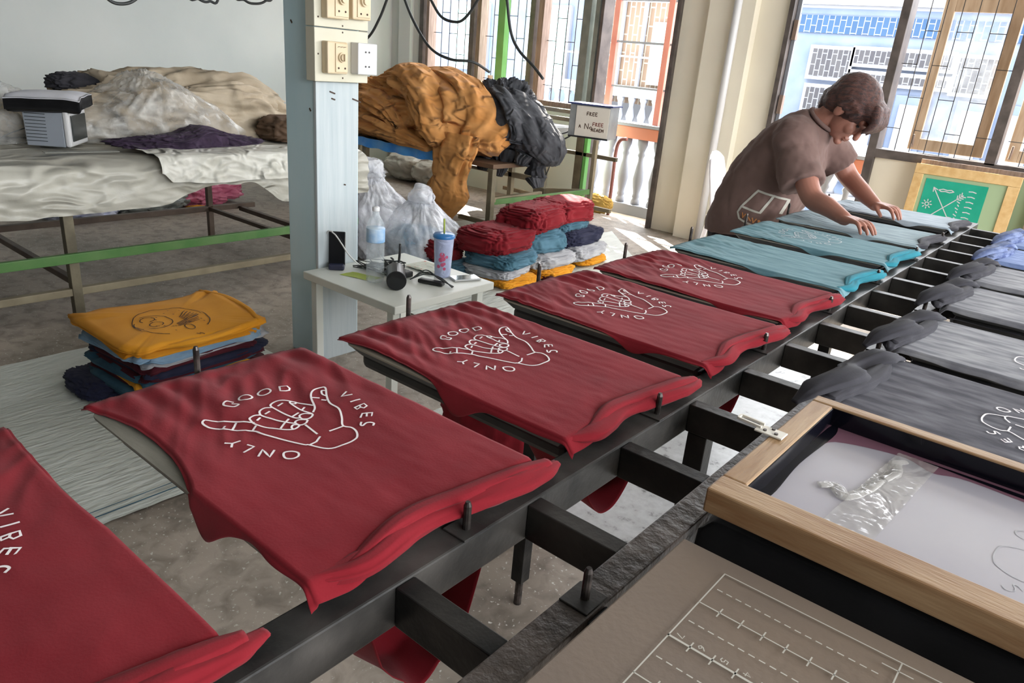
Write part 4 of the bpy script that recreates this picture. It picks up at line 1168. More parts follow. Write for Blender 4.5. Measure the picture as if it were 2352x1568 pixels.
# ------------------------------------------------------------------ folded shirts
def folded(name, x, y, z, wx, wy, h, rz, seed, m, label, group=None, sag=0.02, parent=None, curl=0.0, fold=3):
    """one folded shirt: soft slab, rounded folded edge, drooping rim, layers showing on its sides"""
    o = empty(name, (x, y, z), rz, label, 't-shirt', group)
    NA, NR = 72, 10
    s = seed * 3.3
    vs, fs = [], []
    rings = []
    # profile from top centre to the bottom centre
    for i in range(NR + 1): rings.append((i / NR, 1.0))
    for i in range(1, 9): rings.append((1.0, 1 - i / 8))
    for i in range(1, 5): rings.append((1 - i / 4 * .98, 0.0))
    for (r, t) in rings:
        for j in range(NA):
            a = 2 * math.pi * j / NA
            e = .24
            cx_, cy_ = math.copysign(abs(math.cos(a)) ** e, math.cos(a)), math.copysign(abs(math.sin(a)) ** e, math.sin(a))
            edge = 1 + .09 * N3(math.cos(a) * 1.7 + s, math.sin(a) * 1.7, s) + .03 * N3(math.cos(a) * 6, math.sin(a) * 6, s)
            bul = .012 * math.sin(math.pi * t) if r == 1.0 else 0
            lay = .006 * math.sin(t * math.pi * 2 * fold + N3(a * 3, t * 3, s)) if r == 1.0 and 0 < t < 1 else 0
            px = cx_ * (wx / 2 * r * edge + bul + lay)
            py = cy_ * (wy / 2 * r * edge + bul + lay)
            dr = sag * r ** 3 * (1.0 + 1.6 * N3(math.cos(a) * 1.8, math.sin(a) * 1.8, s + 5) + .5 * N3(math.cos(a) * 7, math.sin(a) * 7, s))
            wv = .006 * ridge(px * 7 + s, py * 7, s) * (1 if t == 1 else .4) + .004 * N3(px * 22, py * 9, s)
            pz = h * t - dr + wv * (1 if t > 0 else .5) + curl * (px / wx) ** 2 * r
            vs.append((px, py, pz))
    for i in range(len(rings) - 1):
        for j in range(NA):
            a0 = i * NA + j; a1 = i * NA + (j + 1) % NA
            fs.append((a0, a0 + NA, a1 + NA, a1))
    b = mesh('cloth', vs, fs, m, o)
    return o


near_stack = [('navy', .03), ('petrol', .028), ('petrol', .022), ('maroon', .03), ('yellow', .016), ('petrol', .026), ('maroon', .020), ('navy', .018), ('maroon', .030), ('lgrey', .012), ('lblue', .018), ('lblue', .016), ('yellow', .018), ('yellow', .016), ('yellow', .020)]
names = {'navy': 'navy', 'petrol': 'petrol blue', 'maroon': 'dark maroon', 'yellow': 'mustard yellow', 'lgrey': 'light grey', 'lblue': 'light blue'}
ordinal = ['at the very bottom', 'second from the bottom', 'third from the bottom', 'fourth from the bottom', 'fifth from the bottom', 'sixth from the bottom', 'seventh from the bottom', 'in the middle', 'seventh from the top', 'sixth from the top', 'fifth from the top', 'fourth from the top', 'third from the top', 'just under the top one', 'topmost']
random.seed(11)
z = 0.016
for i, (m, h) in enumerate(near_stack):
    h *= 1.02
    top = i == len(near_stack) - 1
    t = i / 14
    cx = -3.145 - .02 * t + random.uniform(-.02, .02)
    cy = 1.50 + random.uniform(-.02, .02)
    wx = .50 + random.uniform(-.03, .03); wy = .56 + random.uniform(-.04, .04)
    if i == 0: cx, wx = -3.20, .62
    if top: wx, wy = .58, .61
    sg = .013 if i > 2 else .005
    f = folded('folded_t_shirt', cx, cy, z, wx, wy, h, R(random.uniform(-5, 5) + 2), 50 + i, M[m],
               f'{names[m]} folded t-shirt, {ordinal[i]} of the near stack' + (', with a round drawing' if top else ''), 'shirts in the near stack', sag=sg)
    if top:
        tb = f.children[0]
        # raised folded rim towards the far left and a dog-eared near left corner
        for v in tb.data.vertices:
            a = sm(.12, .33, v.co.y) * .014
            b = math.exp(-((v.co.x + .30) ** 2 + (v.co.y + .28) ** 2) / .006)
            v.co.z += a - .020 * b
            v.co.x -= .07 * b; v.co.y -= .03 * b
        cloth_roll('folded_rim', [(-.30, .27, h - .006), (-.1, .305, h + .004), (.1, .30, h + .006), (.26, .27, h)], [.006, .014, .012, .010, .006], M['yellow'], f, 5, flat=.7, amp=.25)
        cloth_roll('sleeve_fold', [(.24, .27, h - .01), (.285, .1, h - .012), (.30, -.05, h - .016), (.27, -.2, h - .02)], [.01, .014, .012, .014, .008], M['yellow'], f, 6, flat=.7, amp=.4)
        cxp, cyp = .06, -.04
        def hz(x, y): return None
        import bisect
        vt = [v.co for v in tb.data.vertices[:72 * 11]]
        def topz(x, y):
            best = sorted(vt, key=lambda q: (q.x - x) ** 2 + (q.y - y) ** 2)[:4]
            w_ = [1 / ((q.x - x) ** 2 + (q.y - y) ** 2 + 1e-6) for q in best]
            return sum(q.z * a for q, a in zip(best, w_)) / sum(w_) + .0028
        def arc(cx, cy, rx, ry, a0, a1, n=14): return [(cx + rx * math.cos(R(a0 + (a1 - a0) * i / n)), cy + ry * math.sin(R(a0 + (a1 - a0) * i / n))) for i in range(n + 1)]
        st = [arc(cxp, cyp, .17, .155, 40, 330, 24), arc(cxp - .02, cyp - .07, .085, .075, -40, 200, 12), arc(cxp - .06, cyp - .08, .028, .03, 0, 300, 8), arc(cxp + .01, cyp - .07, .026, .028, 30, 340, 8),
              arc(cxp + .11, cyp + .03, .03, .018, 0, 360, 8), arc(cxp - .01, cyp - .13, .05, .02, 200, 340, 5)]
        for i_ in range(9): st.append([(cxp - .09 + i_ * .018, cyp + .125 - abs(i_ - 4) * .006), (cxp - .02 + i_ * .011, cyp + .045)])
        for i_ in range(5): st.append([(cxp + .02 + i_ * .01, cyp + .06), (cxp + .05 + i_ * .008, cyp + .0)])
        for i_ in range(26):
            a = random.uniform(0, 6.28); r_ = random.uniform(.06, .14)
            x_, y_ = cxp + r_ * math.cos(a), cyp + r_ * math.sin(a); st.append([(x_, y_), (x_ + .006, y_ + .003)])
        st.append([(cxp + .19, cyp + .02), (cxp + .205, cyp + .03)]); st.append([(cxp + .19, cyp + .035), (cxp + .21, cyp + .045)])
        pv, pfs = ribbons(st, .0042, topz)
        tag(mesh('print', pv, pfs, M['print_black'], f, False), 'black circular line drawing')
    z += h * .93
# crumpled sleeve at the foot of the stack
tag(heap('t_shirt_bundle', M['navy'], (-3.28, 1.17, .045), (.17, .09, .035), 3, amp=.25, floor=.012, nu=80, nv=40), 'navy cloth corner sticking out at the foot of the near shirt stack', 't-shirt')

# three piles further back
def roll(name, x, y, z, rx, ry, rz_, seed, m, label, amp=.16, rot=0, pw=.55):
    def fn(p, d):
        q = Vector((p.x - x, p.y - y, 0)); c, s_ = math.cos(rot), math.sin(rot)
        return Vector((x + q.x * c - q.y * s_, y + q.x * s_ + q.y * c, p.z))
    o = heap(name, m, (x, y, z), (rx, ry, rz_), seed, amp=amp, fs_=2.0, an=(1.0, 2.6, 3.2), floor=.012, power=pw, nu=110, nv=60, fn=fn)
    return tag(o, label, 't-shirt', 'folded shirts in the back piles')
A1 = R(-18)
bp_data = [
    # near pile (left)
    (-3.30, 4.02, .045, .16, .20, .035, 'yellow', 'mustard bundle at the bottom of the nearest back pile'),
    (-3.38, 4.0, .105, .19, .22, .04, 'lgrey', 'light grey bundle in the nearest back pile, above the mustard one'),
    (-3.38, 4.03, .185, .21, .23, .055, 'denim', 'blue bundle in the nearest back pile, under the maroon one'),
    (-3.44, 4.02, .31, .21, .26, .09, 'red', 'maroon bundle on top of the nearest back pile'),
    # middle pile
    (-3.33, 4.45, .05, .22, .22, .04, 'yellow', 'mustard edge at the bottom of the middle back pile'),
    (-3.40, 4.48, .125, .24, .26, .06, 'lgrey', 'pale grey bundle in the middle back pile'),
    (-3.44, 4.45, .255, .20, .24, .09, 'denim', 'blue grey bundle in the middle back pile, under the maroon roll'),
    (-3.46, 4.48, .42, .19, .32, .09, 'red', 'long maroon roll on top of the middle back pile'),
    # far pile
    (-3.36, 5.02, .045, .18, .20, .035, 'yellow', 'mustard bundle at the bottom of the farthest back pile'),
    (-3.42, 4.98, .12, .23, .28, .055, 'lgrey', 'grey and white bundle in the farthest back pile'),
    (-3.46, 4.98, .22, .20, .27, .07, 'navy', 'navy bundle in the farthest back pile'),
    (-3.50, 4.90, .31, .18, .2, .05, 'denim', 'petrol blue bundle in the farthest back pile'),
    (-3.50, 4.92, .42, .19, .26, .09, 'red', 'maroon bundle on top of the farthest back pile'),
]
for i, (x, y, z, rx, ry, rz_, m, lab) in enumerate(bp_data):
    roll('folded_t_shirt', x, y, z, rx, ry, rz_, 100 + i, M[m], lab, rot=R(-8 + (i * 37) % 20))
roll('t_shirt_bundle', -3.72, 3.78, .19, .10, .13, .07, 130, M['red'], 'small crumpled maroon bundle beside the nearest back pile', amp=.3)
roll('t_shirt_bundle', -3.66, 3.80, .07, .16, .16, .06, 131, M['denim'], 'blue and white bundle under the small crumpled maroon one', amp=.25)
tag(heap('t_shirt_bundle', M['maroon'], (-3.12, 4.3, .03), (.12, .035, .02), 9, amp=.2, floor=.01, nu=60, nv=30), 'dark cloth strip lying on the white sheet between the back piles', 't-shirt')
tag(heap('t_shirt_bundle', M['red'], (-1.52, 1.92, .30), (.22, .20, .26), 14, amp=.2, fs_=2.2, floor=.02, nu=100, nv=60), 'maroon t-shirt bundle standing on the floor behind the second printed shirt', 't-shirt')
tag(heap('cloth_scrap', M['red'], (-1.95, 1.72, .03), (.12, .05, .03), 15, amp=.5, fs_=4, floor=.008, nu=90, nv=50), 'crumpled maroon cloth scrap lying on the floor between the first two printed shirts', 'scrap')

# ------------------------------------------------------------------ plastic bags on the floor behind the white table
def bag(x, y, rx, ry, h, seed, label, inner, knot=(0, 0)):
    b = empty('plastic_bag', (x, y, 0), 0, label, 'bag')
    def fn(p, d):
        t = max(0, min(1, p.z / h))
        k = 1 - .62 * sm(.5, .98, t)
        return Vector((p.x * k + knot[0] * t * t, p.y * k + knot[1] * t * t, p.z))
    heap('bag_skin', M['bag'], (0, 0, h * .5), (rx, ry, h * .5), seed, b, amp=.13, fs_=2.4, an=(1.6, 1.6, .6), floor=.008, power=.75, fn=fn, nu=120, nv=70)
    heap('contents', inner, (0, 0, h * .30), (rx * .82, ry * .82, h * .28), seed + 1, b, amp=.12, fs_=2.2, floor=.02, nu=80, nv=40)
    cloth_roll('bag_ear', [(knot[0], knot[1], h * .90), (knot[0] + .04, knot[1] - .03, h * 1.02), (knot[0] + .09, knot[1] + .01, h * 1.12)], [.05, .06, .08, .02], M['bag'], b, seed, amp=.5)
    return b
bag(-4.42, 3.72, .26, .27, .66, 31, 'tall milky plastic bag standing behind the water bottle', M['white_cloth'], (.0, -.03))
bag(-4.02, 3.82, .30, .27, .52, 33, 'milky plastic bag with blue grey cloth inside, behind the tumbler', M['lblue'], (-.05, .05))

# ------------------------------------------------------------------ left table with its plastic cover
lt = empty('work_table', (-4.85, 1.5, 0), 0, 'long steel table under a plastic cover in front of the pale wall', 'table')
def lp(mb, n, m, bev=0.003): return loc(mb.build(n, m, lt, bev), lt)
lp(MB().box(-5.55, -4.21, -2.0, 3.35, .775, .815), 'table_top', M['canvas_dark'])
for y in (-1.4, 1.455, 3.22): lp(MB().box(-4.245, -4.195, y, y + .05, 0, .79), 'leg', M['leg_olive'])
for y in (-1.4, 0.2, 2.965): lp(MB().box(-5.53, -5.49, y - .02, y + .02, 0, .79), 'leg', M['rail_brown'])
lp(MB().box(-4.192, -4.162, -2.0, 3.35, .335, .385), 'rail', M['rail_green'])
lp(MB().box(-4.24, -4.20, -2.0, 3.35, .145, .185), 'rail', M['rail_tan'])
lp(MB().box(-5.53, -5.49, -2.0, 3.35, .215, .255), 'rail', M['rail_brown'])
for y in (1.48, 3.22): lp(MB().box(-5.49, -4.245, y - .018, y + .018, .20, .235), 'crossbar', M['rail_brown'])
lp(MB().bar((-5.5, 2.96, .235), (-4.22, 3.02, .215), .03, .03), 'crossbar', M['rail_brown'])

# cover: top sheet and its ragged hanging front
def low_edge(y):
    return .600 + .0 * y + .03 * N3(y * 1.1, 3, 1) + (.09 * sm(1.9, 2.3, y) - .13 * sm(2.5, 2.75, y)) + .012 * N3(y * 9, 1, 1)
def cov(u, v):
    y = -2.0 + 5.42 * v
    L = [(-5.62, .865), (-4.30, .868), (-4.215, .862), (-4.165, .835), (-4.155, .76), (-4.15, .0)]
    lo = low_edge(y)
    if u < .55: t = u / .55; x, z = -5.62 + 1.34 * t, .842 + .010 * abs(N3(y * 3, t * 4, 2))
    elif u < .68: t = (u - .55) / .13; a = t * math.pi / 2; x, z = -4.28 + .115 * math.sin(a), .842 - .06 * (1 - math.cos(a))
    else: t = (u - .68) / .32; x, z = -4.165 + .012 * t, .782 + (lo - .782) * t
    k = sm(.5, .7, u)
    x += k * (.020 * ridge(y * 2.2, z * 9, 4) + .014 * ridge(y * 6 + z * 9, z * 14, 7)) + .006 * N3(y * 14, z * 30, 2) * k
    z += (1 - k) * (.012 * ridge(y * 1.7 + 3, x * 2.5, 5) * .8 + .004 * N3(y * 9, x * 9, 2))
    z = z if u >= .55 else max(z, .836)
    return (x, y, z)
vs, fs = grid(110, 260, cov)
o = mesh('table_cover', vs, fs, M['tarp_cloth'])
tag(o, 'creased beige plastic cover hanging over the front of the long left table', 'cover')
def flap2(u, v):
    y = 1.95 + .78 * v + .5 * sm(.6, 1, v)
    lo = .735 - .02 * sm(.0, .4, v) + .05 * (1 - sm(0, .08, v)) + .012 * N3(v * 7, 2, 2)
    if u < .45: t = u / .45; x, z = -4.42 + .27 * t, .872 + .016 * abs(N3(y * 5, t * 4, 7))
    else: t = (u - .45) / .55; x, z = -4.128 + .010 * t, .868 + (lo - .868) * t
    k = sm(.35, .6, u)
    x += k * (.012 * ridge(y * 5, z * 12, 9) + .006 * ridge(y * 13, z * 20, 2))
    return (x, y, z)
vs, fs = grid(50, 110, flap2)
tag(mesh('plastic_sheet', vs, fs, M['tarp_white']), 'shiny white plastic folded over the table edge below the purple cloth', 'sheet')
tag(MB().bar((-4.46, 1.50, .868), (-4.42, 1.86, .868), .06, .003).build('tape_strip', M['grey_strip']), 'grey tape strip on the table cover beside the small monitor', 'tape')

# small monitor with a folded black and white cloth on top
tv = empty('small_monitor', (-4.74, 1.69, .868), R(51), 'small grey monitor seen from its side on the covered table', 'monitor')
# local -y: big vented side towards the camera ; local +x: front with the screen
def tvp(mb, n, m, bev=.006): return mb.build(n, m, tv, bev)
tb_ = MB().add([(-.13, -.115, 0), (.07, -.135, 0), (.07, .135, 0), (-.13, .115, 0), (-.14, -.10, .19), (.07, -.13, .215), (.07, .13, .215), (-.14, .10, .19)],
               [(0, 3, 2, 1), (4, 5, 6, 7), (0, 1, 5, 4), (1, 2, 6, 5), (2, 3, 7, 6), (3, 0, 4, 7)])
tvo = bpy.data.objects
tvp(tb_, 'casing', M['tv_grey'])
tvp(MB().box(.071, .10, -.14, .14, 0.002, .218), 'bezel', M['white_plastic'], .01)
tvp(MB().box(.1005, .108, -.11, .11, .03, .17), 'screen', M['tv_screen'], .02)
for i in range(9):
    z = .028 + i * .018
    tvp(MB().bar((-.125, -.1185 + .001 * i, z), (-.02, -.1275 + .0008 * i, z), .003, .003), 'vent_slot', M['tv_screen'], 0)
ft_ = empty('folded_cloth', (-4.76, 1.66, 1.088), R(56), 'black and white folded cloth draped over the small monitor', 'cloth')
def fcl(u, v, dz, sc=1):
    x = -.17 + .36 * u; y = -.16 + .30 * v
    ed = 1 - max(abs(2 * u - 1), abs(2 * v - 1)) ** 6
    md = .038 if dz > .028 else -.008
    z = .018 + md + (dz - md) * (.25 + .75 * ed) - .09 * (max(0, abs(x * 1.02 - .02) - .09) ** 1.6) * 4 - .02 * sm(.10, .16, -y) + .003 * math.sin(x * 15) * sc + .005 * N3(x * 9, y * 9, 2)
    return x, y, z
for nm, mt, z0, z1 in (('black_layer', M['black_cloth'], -.055, .030), ('white_layer', M['white_cloth'], .030, .046)):
    vs, fs = [], []
    a, f1 = grid(30, 24, lambda u, v: fcl(u, v, z1)); b, f2 = grid(30, 24, lambda u, v: fcl(u, v, z0))
    k = len(a)
    vs = a + b
    fs = f1 + [tuple(i + k for i in reversed(f)) for f in f2]
    n1, n2 = 30, 24
    idx = lambda i, j: i * (n2 + 1) + j
    for i in range(n1):
        for j in (0, n2): fs.append((idx(i, j), idx(i + 1, j), idx(i + 1, j) + k, idx(i, j) + k))
    for j in range(n2):
        for i in (0, n1): fs.append((idx(i, j), idx(i, j + 1), idx(i, j + 1) + k, idx(i, j) + k))
    o = mesh(nm, vs, fs, mt, ft_)
tag(MB().tube(cr([(-4.82, 1.58, .96), (-4.88, 1.46, .90), (-4.80, 1.38, .866), (-4.55, 1.30, .862), (-4.50, 1.1, .862)], 6), .003, 6).build('black_cord', M['cable'], smooth=True), 'thin black cord running from the small monitor over the cover', 'cord')

# purple cloth
def pfn(p, d): return Vector((p.x, p.y, p.z + .02 * N3(p.x * 9, p.y * 5, 3)))
tag(heap('purple_cloth', M['purple'], (-4.52, 2.33, .895), (.14, .42, .042), 61, amp=.3, fs_=1.8, an=(1.6, 1.6, 1), floor=.872, power=.9, fn=lambda p, d: Vector((p.x + .10 * N3(p.y * 3, 1, 1), p.y, p.z + max(0, .05 * math.exp(-((p.y - 2.42) / .13) ** 2)) * (1 if p.z > .89 else 0)))), 'dark purple crumpled cloth on the covered table', 'cloth')
tag(MB().tube(cr([(-4.60, 1.87, .885), (-4.56, 1.94, .877), (-4.5, 2.02, .877)], 5), .006, 8).build('strap', M['dark_grey_cloth'], smooth=True), 'short dark strap at the left end of the purple cloth', 'strap')

# canvas bundle and clear plastic bags at the back of the table
def crease(p, d, c0, k=.05):
    # large flat facets
    return p
cvb = heap('canvas_bundle', M['canvas'], (-5.25, 2.72, .95), (.42, .98, .30), 71, amp=.26, fs_=1.6, an=(1, .8, 1), floor=.855, power=.85, top=1.0,
           fn=lambda p, d: Vector((p.x, p.y, p.z - .22 * sm(3.0, 3.7, p.y) * (1 if p.z > .9 else 0))))
tag(cvb, 'tan canvas bundle piled at the back of the long left table', 'bundle')
tag(heap('dark_cloth', M['canvas_dark'], (-4.72, 3.22, .93), (.20, .26, .09), 72, amp=.2, floor=.86, nu=80, nv=40), 'brown dark cloth peeping from under the canvas bundle beside the pillar', 'cloth')
tag(heap('dark_cloth', M['dark_grey_cloth'], (-5.35, 2.05, 1.16), (.10, .16, .055), 73, amp=.35, fs_=2, nu=80, nv=40), 'dark grey cloth corner on top of the bundles left of the clear plastic', 'cloth')
tag(heap('dark_cloth', M['canvas'], (-5.2, 1.62, .95), (.14, .16, .10), 74, amp=.3, floor=.86, nu=80, nv=40), 'tan cloth corner behind the small monitor', 'cloth')
def peak(p, d, cy, top, w=.25, base=.86):
    t = max(0, (p.z - base) / (top - base))
    k = 1 - .62 * sm(.05, 1.0, t)
    return Vector((p.x, cy + (p.y - cy) * k, p.z))
ps = heap('clear_plastic_bag', M['clear'], (-4.98, 2.34, .98), (.36, .60, .27), 75, amp=.16, fs_=2.0, an=(1, 2.0, .35), floor=.856, power=1.0,
          fn=lambda p, d: peak(p, d, 2.28, 1.25))
tag(ps, 'crumpled clear plastic rising to a peak in front of the canvas bundle', 'plastic bag')
ps = heap('clear_plastic_bag', M['clear'], (-5.2, 1.25, .95), (.34, .52, .26), 76, amp=.14, fs_=1.8, an=(1, 1.6, .5), floor=.856, power=.95)
tag(ps, 'milky clear plastic heap behind the small monitor at the left edge', 'plastic bag')
# bags under the table
tag(heap('pink_bag', M['pink_bag'], (-6.75, 3.55, .12), (.20, .33, .125), 81, amp=.35, fs_=3, nu=90, nv=50), 'bright pink bag on the floor behind the covered table', 'bag')
tag(heap('grey_bag', M['grey_bag'], (-6.65, 2.98, .10), (.20, .34, .11), 82, amp=.3, fs_=3, an=(1, 2, 1), nu=90, nv=50), 'grey shiny bag on the floor behind the table, beside the pink one', 'bag')
tag(heap('white_bag', M['blue_bag'], (-6.6, 2.42, .07), (.2, .26, .075), 83, amp=.35, fs_=3, nu=90, nv=50), 'white and blue packet on the floor left of the grey bag', 'bag')
tag(heap('yellow_string', M['yellow'], (-6.5, 3.36, .012), (.05, .08, .02), 84, amp=.6, fs_=4, nu=50, nv=24), 'small yellow string tie under the pink bag', 'string')

# ------------------------------------------------------------------ back table with the amber and charcoal heaps
bt = empty('back_table', (-5.7, 5.5, 0), 0, 'tan steel table carrying the amber cloth heap, near the left windows', 'table')
def btp(mb, n, m, bev=.003): return loc(mb.build(n, m, bt, bev), bt)
btp(MB().box(-7.3, -4.40, 5.05, 5.85, .60, .64), 'table_top', M['canvas_dark'])
btp(MB().box(-4.44, -4.385, 5.03, 5.085, 0, .60), 'leg', M['leg_olive'])
btp(MB().box(-6.22, -6.16, 5.05, 5.10, 0, .60), 'leg', M['leg_olive'])
btp(MB().box(-4.85, -4.80, 5.80, 5.85, 0, .60), 'leg', M['rail_tan'])
btp(MB().box(-7.25, -7.20, 5.80, 5.85, 0, .60), 'leg', M['rail_tan'])
btp(MB().box(-7.2, -4.44, 5.80, 5.84, .42, .47), 'rail', M['rail_tan'])
btp(MB().box(-4.435, -4.395, 5.085, 5.80, .30, .345), 'rail', M['rail_tan'])
btp(MB().box(-4.80, -4.435, 5.05, 5.085, .08, .12), 'rail', M['leg_olive'])
bs = MB()
vs, fs = grid(60, 10, lambda u, v: (-6.6 + 1.75 * u, 5.01 + .012 * math.sin(u * 40) * v, .655 - .085 * v + .012 * N3(u * 14, v * 3, 2) - .02 * abs(N3(u * 5, 1, 1)) * v))
tag(mesh('blue_tarpaulin', vs, fs, M['blue_tarp']), 'bright blue tarpaulin edge hanging below the amber heap', 'tarpaulin')
# amber heap
def amb(p, d):
    # slopes down to the right front, mound higher behind
    return p
ah = empty('amber_cloth', (-5.75, 5.42, .64), 0, 'big heap of amber brown cloth on the back table, one length hanging to the floor', 'cloth heap')
o = heap('heap', M['amber'], (0, 0, .28), (.98, .42, .34), 91, ah, amp=.24, fs_=2.0, an=(.9, 1.6, 2.2), floor=.015, power=.8, nu=300, nv=140,
         fn=lambda p, d: Vector((p.x, p.y - .0, p.z * (1 - .12 * sm(.3, .9, p.x)))))
def lobe(name, pts, radii, seed, m, root, flat=.6, amp=.45):
    return cloth_roll(name, pts, radii, m, root, seed, flat=flat, amp=amp, n=60, nseg=14, tw=5)
lobe('fold', [(-.35, -.10, .60), (.1, -.2, .63), (.45, -.3, .52), (.72, -.36, .30), (.86, -.40, .12)], [.08, .17, .19, .18, .14], 92, M['amber'], ah)
lobe('fold', [(-.2, .05, .62), (.3, .0, .64), (.75, -.1, .52), (1.02, -.22, .30), (1.08, -.33, .08)], [.06, .14, .19, .21, .14], 93, M['amber'], ah)
lobe('fold', [(-.62, -.33, .10), (-.2, -.40, .18), (.25, -.42, .12), (.6, -.42, .05)], [.08, .13, .13, .10, .05], 94, M['amber'], ah)
lobe('fold', [(-.6, -.25, .40), (-.2, -.38, .38), (.1, -.40, .28), (.30, -.43, .14)], [.08, .13, .12, .10, .07], 96, M['amber'], ah)
tag(lobe('hanging_length', [(.98, -.44, .22), (.95, -.47, .02), (.91, -.48, -.18), (.89, -.48, -.40), (.84, -.47, -.615)], [.13, .145, .125, .12, .15, .10, .04], 95, M['amber'], ah, flat=.42, amp=.5), 'amber cloth hanging down over the table edge')
chh = empty('charcoal_cloth', (-4.75, 5.62, .64), 0, 'heap of charcoal grey cloth beside the amber one, hanging over the table end', 'cloth heap')
heap('heap', M['charcoal_heap'], (-.16, .05, .32), (.34, .34, .36), 97, chh, amp=.3, fs_=2.4, an=(1.2, 1.4, 1.4), floor=.015, power=.9, nu=220, nv=110)
for i, (pts, rd) in enumerate(([[(-.12, -.05, .60), (.16, -.12, .45), (.40, -.18, .20), (.36, -.22, -.02)], [.08, .15, .16, .12, .06]],
                              [[(-.06, .05, .58), (.26, -.02, .40), (.54, -.06, .16), (.66, -.1, .03)], [.07, .13, .15, .12, .05]],
                              [[(.45, -.08, .25), (.50, -.12, .05), (.50, -.14, -.08), (.55, -.14, -.20)], [.10, .09, .05, .075, .04]],
                              [[(.18, -.20, .20), (.19, -.26, .0), (.17, -.27, -.15)], [.10, .09, .05, .02]],
                              [[(.0, -.18, .15), (-.02, -.28, .0), (-.03, -.30, -.12)], [.09, .08, .05, .03]])):
    lobe('fold', pts, rd, 98 + i, M['charcoal_heap'], chh)
# stored rolls behind the table on the floor
for i, (x, y, z, rx, lab) in enumerate(((-7.0, 6.42, .17, .34, 'left'), (-6.5, 6.42, .16, .30, 'middle'))):
    tag(heap('cloth_roll', M['tarp_cloth'], (x, y, z), (rx, .25, .16), 110 + i, amp=.1, fs_=1.5, floor=.005, nu=80, nv=40), f'pale sack lying against the wall under the back table, the {lab} one of two'.replace('middle', 'right'), 'sack')
tag(heap('white_bundle', M['white_cloth'], (-6.15, 5.7, .50), (.26, .12, .07), 113, amp=.15, floor=.47, nu=80, nv=40), 'white bundle on the lower rail under the amber heap', 'bundle')
tag(MB().tube([(-5.55, 5.72, .52), (-5.15, 5.72, .52)], .045, 18).build('tape_roll', M['pine'], smooth=False), 'small wooden roller under the blue tarpaulin', 'roller')
btp(MB().box(-6.6, -4.85, 5.62, 5.79, .455, .468), 'shelf', M['rail_tan'])

# ------------------------------------------------------------------ machine with conveyor, motor and control box
mc = empty('conveyor_machine', (-4.7, 6.4, 0), 0, 'green and tan steel conveyor machine frame standing before the left door', 'machine')
def mp(mb, n, m, bev=.003, smooth=False): return loc(mb.build(n, m, mc, bev, smooth), mc)
mp(MB().box(-4.04, -4.00, 6.06, 6.10, .03, .88), 'leg', M['rail_tan'])
mp(MB().tube([(-4.02, 6.08, 0), (-4.02, 6.08, .03)], .022, 12), 'foot', M['black_plastic'], 0)
mp(MB().box(-4.50, -4.41, 6.44, 6.50, 0, .88), 'leg', M['leg_olive'])
mp(MB().box(-4.40, -4.36, 6.44, 6.50, .2, .88), 'leg_edge', M['green_post'])
mp(MB().box(-4.62, -4.56, 6.02, 6.08, .28, 1.02), 'post', M['leg_olive'])
mp(MB().box(-5.45, -4.0, 6.44, 6.48, .66, .70), 'rail', M['leg_olive'])
mp(MB().box(-5.45, -4.0, 6.44, 6.48, .14, .18), 'rail', M['rail_tan'])
mp(MB().bar((-4.41, 5.10, .30), (-4.02, 6.06, .39), .02, .05), 'rail', M['rail_green'])
mp(MB().bar((-4.60, 6.03, .30), (-4.05, 6.03, .38), .03, .06), 'rail', M['rail_tan'])
mp(MB().box(-5.6, -4.56, 6.05, 6.50, .86, .93), 'belt_frame', M['grey_metal'])
mp(MB().box(-5.58, -4.60, 6.08, 6.47, .931, .94), 'belt', M['white_plastic'])
mp(MB().box(-5.6, -4.5, 6.52, 6.57, 1.05, 1.09), 'upper_rail', M['leg_olive'])
mp(MB().box(-5.6, -4.62, 6.52, 6.57, .97, 1.01), 'upper_rail', M['leg_olive'])
mp(MB().tube([(-5.40, 6.28, 1.08), (-5.06, 6.28, 1.08)], .085, 22), 'motor', M['motor_blue'], .012)
mp(MB().tube([(-5.05, 6.28, 1.08), (-4.99, 6.28, 1.08)], [.087, .075], 22), 'motor_cowl', M['motor_blue'], .004)
for i in range(8): mp(MB().tube([(-5.37 + i * .036, 6.28, 1.08), (-5.365 + i * .036, 6.28, 1.08)], .090, 22), 'motor_fin', M['motor_blue'], 0)
mp(MB().box(-5.35, -5.12, 6.2, 6.36, .941, .995), 'motor_base', M['grey_metal'])
bm_ = MB()
for i in range(24):
    a0, a1 = 2 * math.pi * i / 24, 2 * math.pi * (i + 1) / 24
    bm_.bar((-5.42 + .095 * math.cos(a0), 6.22, 1.16 + .095 * math.sin(a0)), (-5.42 + .095 * math.cos(a1), 6.22, 1.16 + .095 * math.sin(a1)), .02, .02)
mp(bm_, 'hand_wheel', M['leg_olive'])
mp(MB().box(-6.25, -5.85, 6.42, 6.6, .93, 1.20), 'gear_box', M['grey_frame'], .01)
mp(MB().box(-5.84, -5.72, 6.42, 6.55, 1.08, 1.22), 'switch_knob', M['motor_blue'], .02)
mp(MB().tube([(-5.80, 6.5, 1.2), (-5.80, 6.5, 1.34)], .03, 12), 'lead_sleeve', M['canvas'], 0)
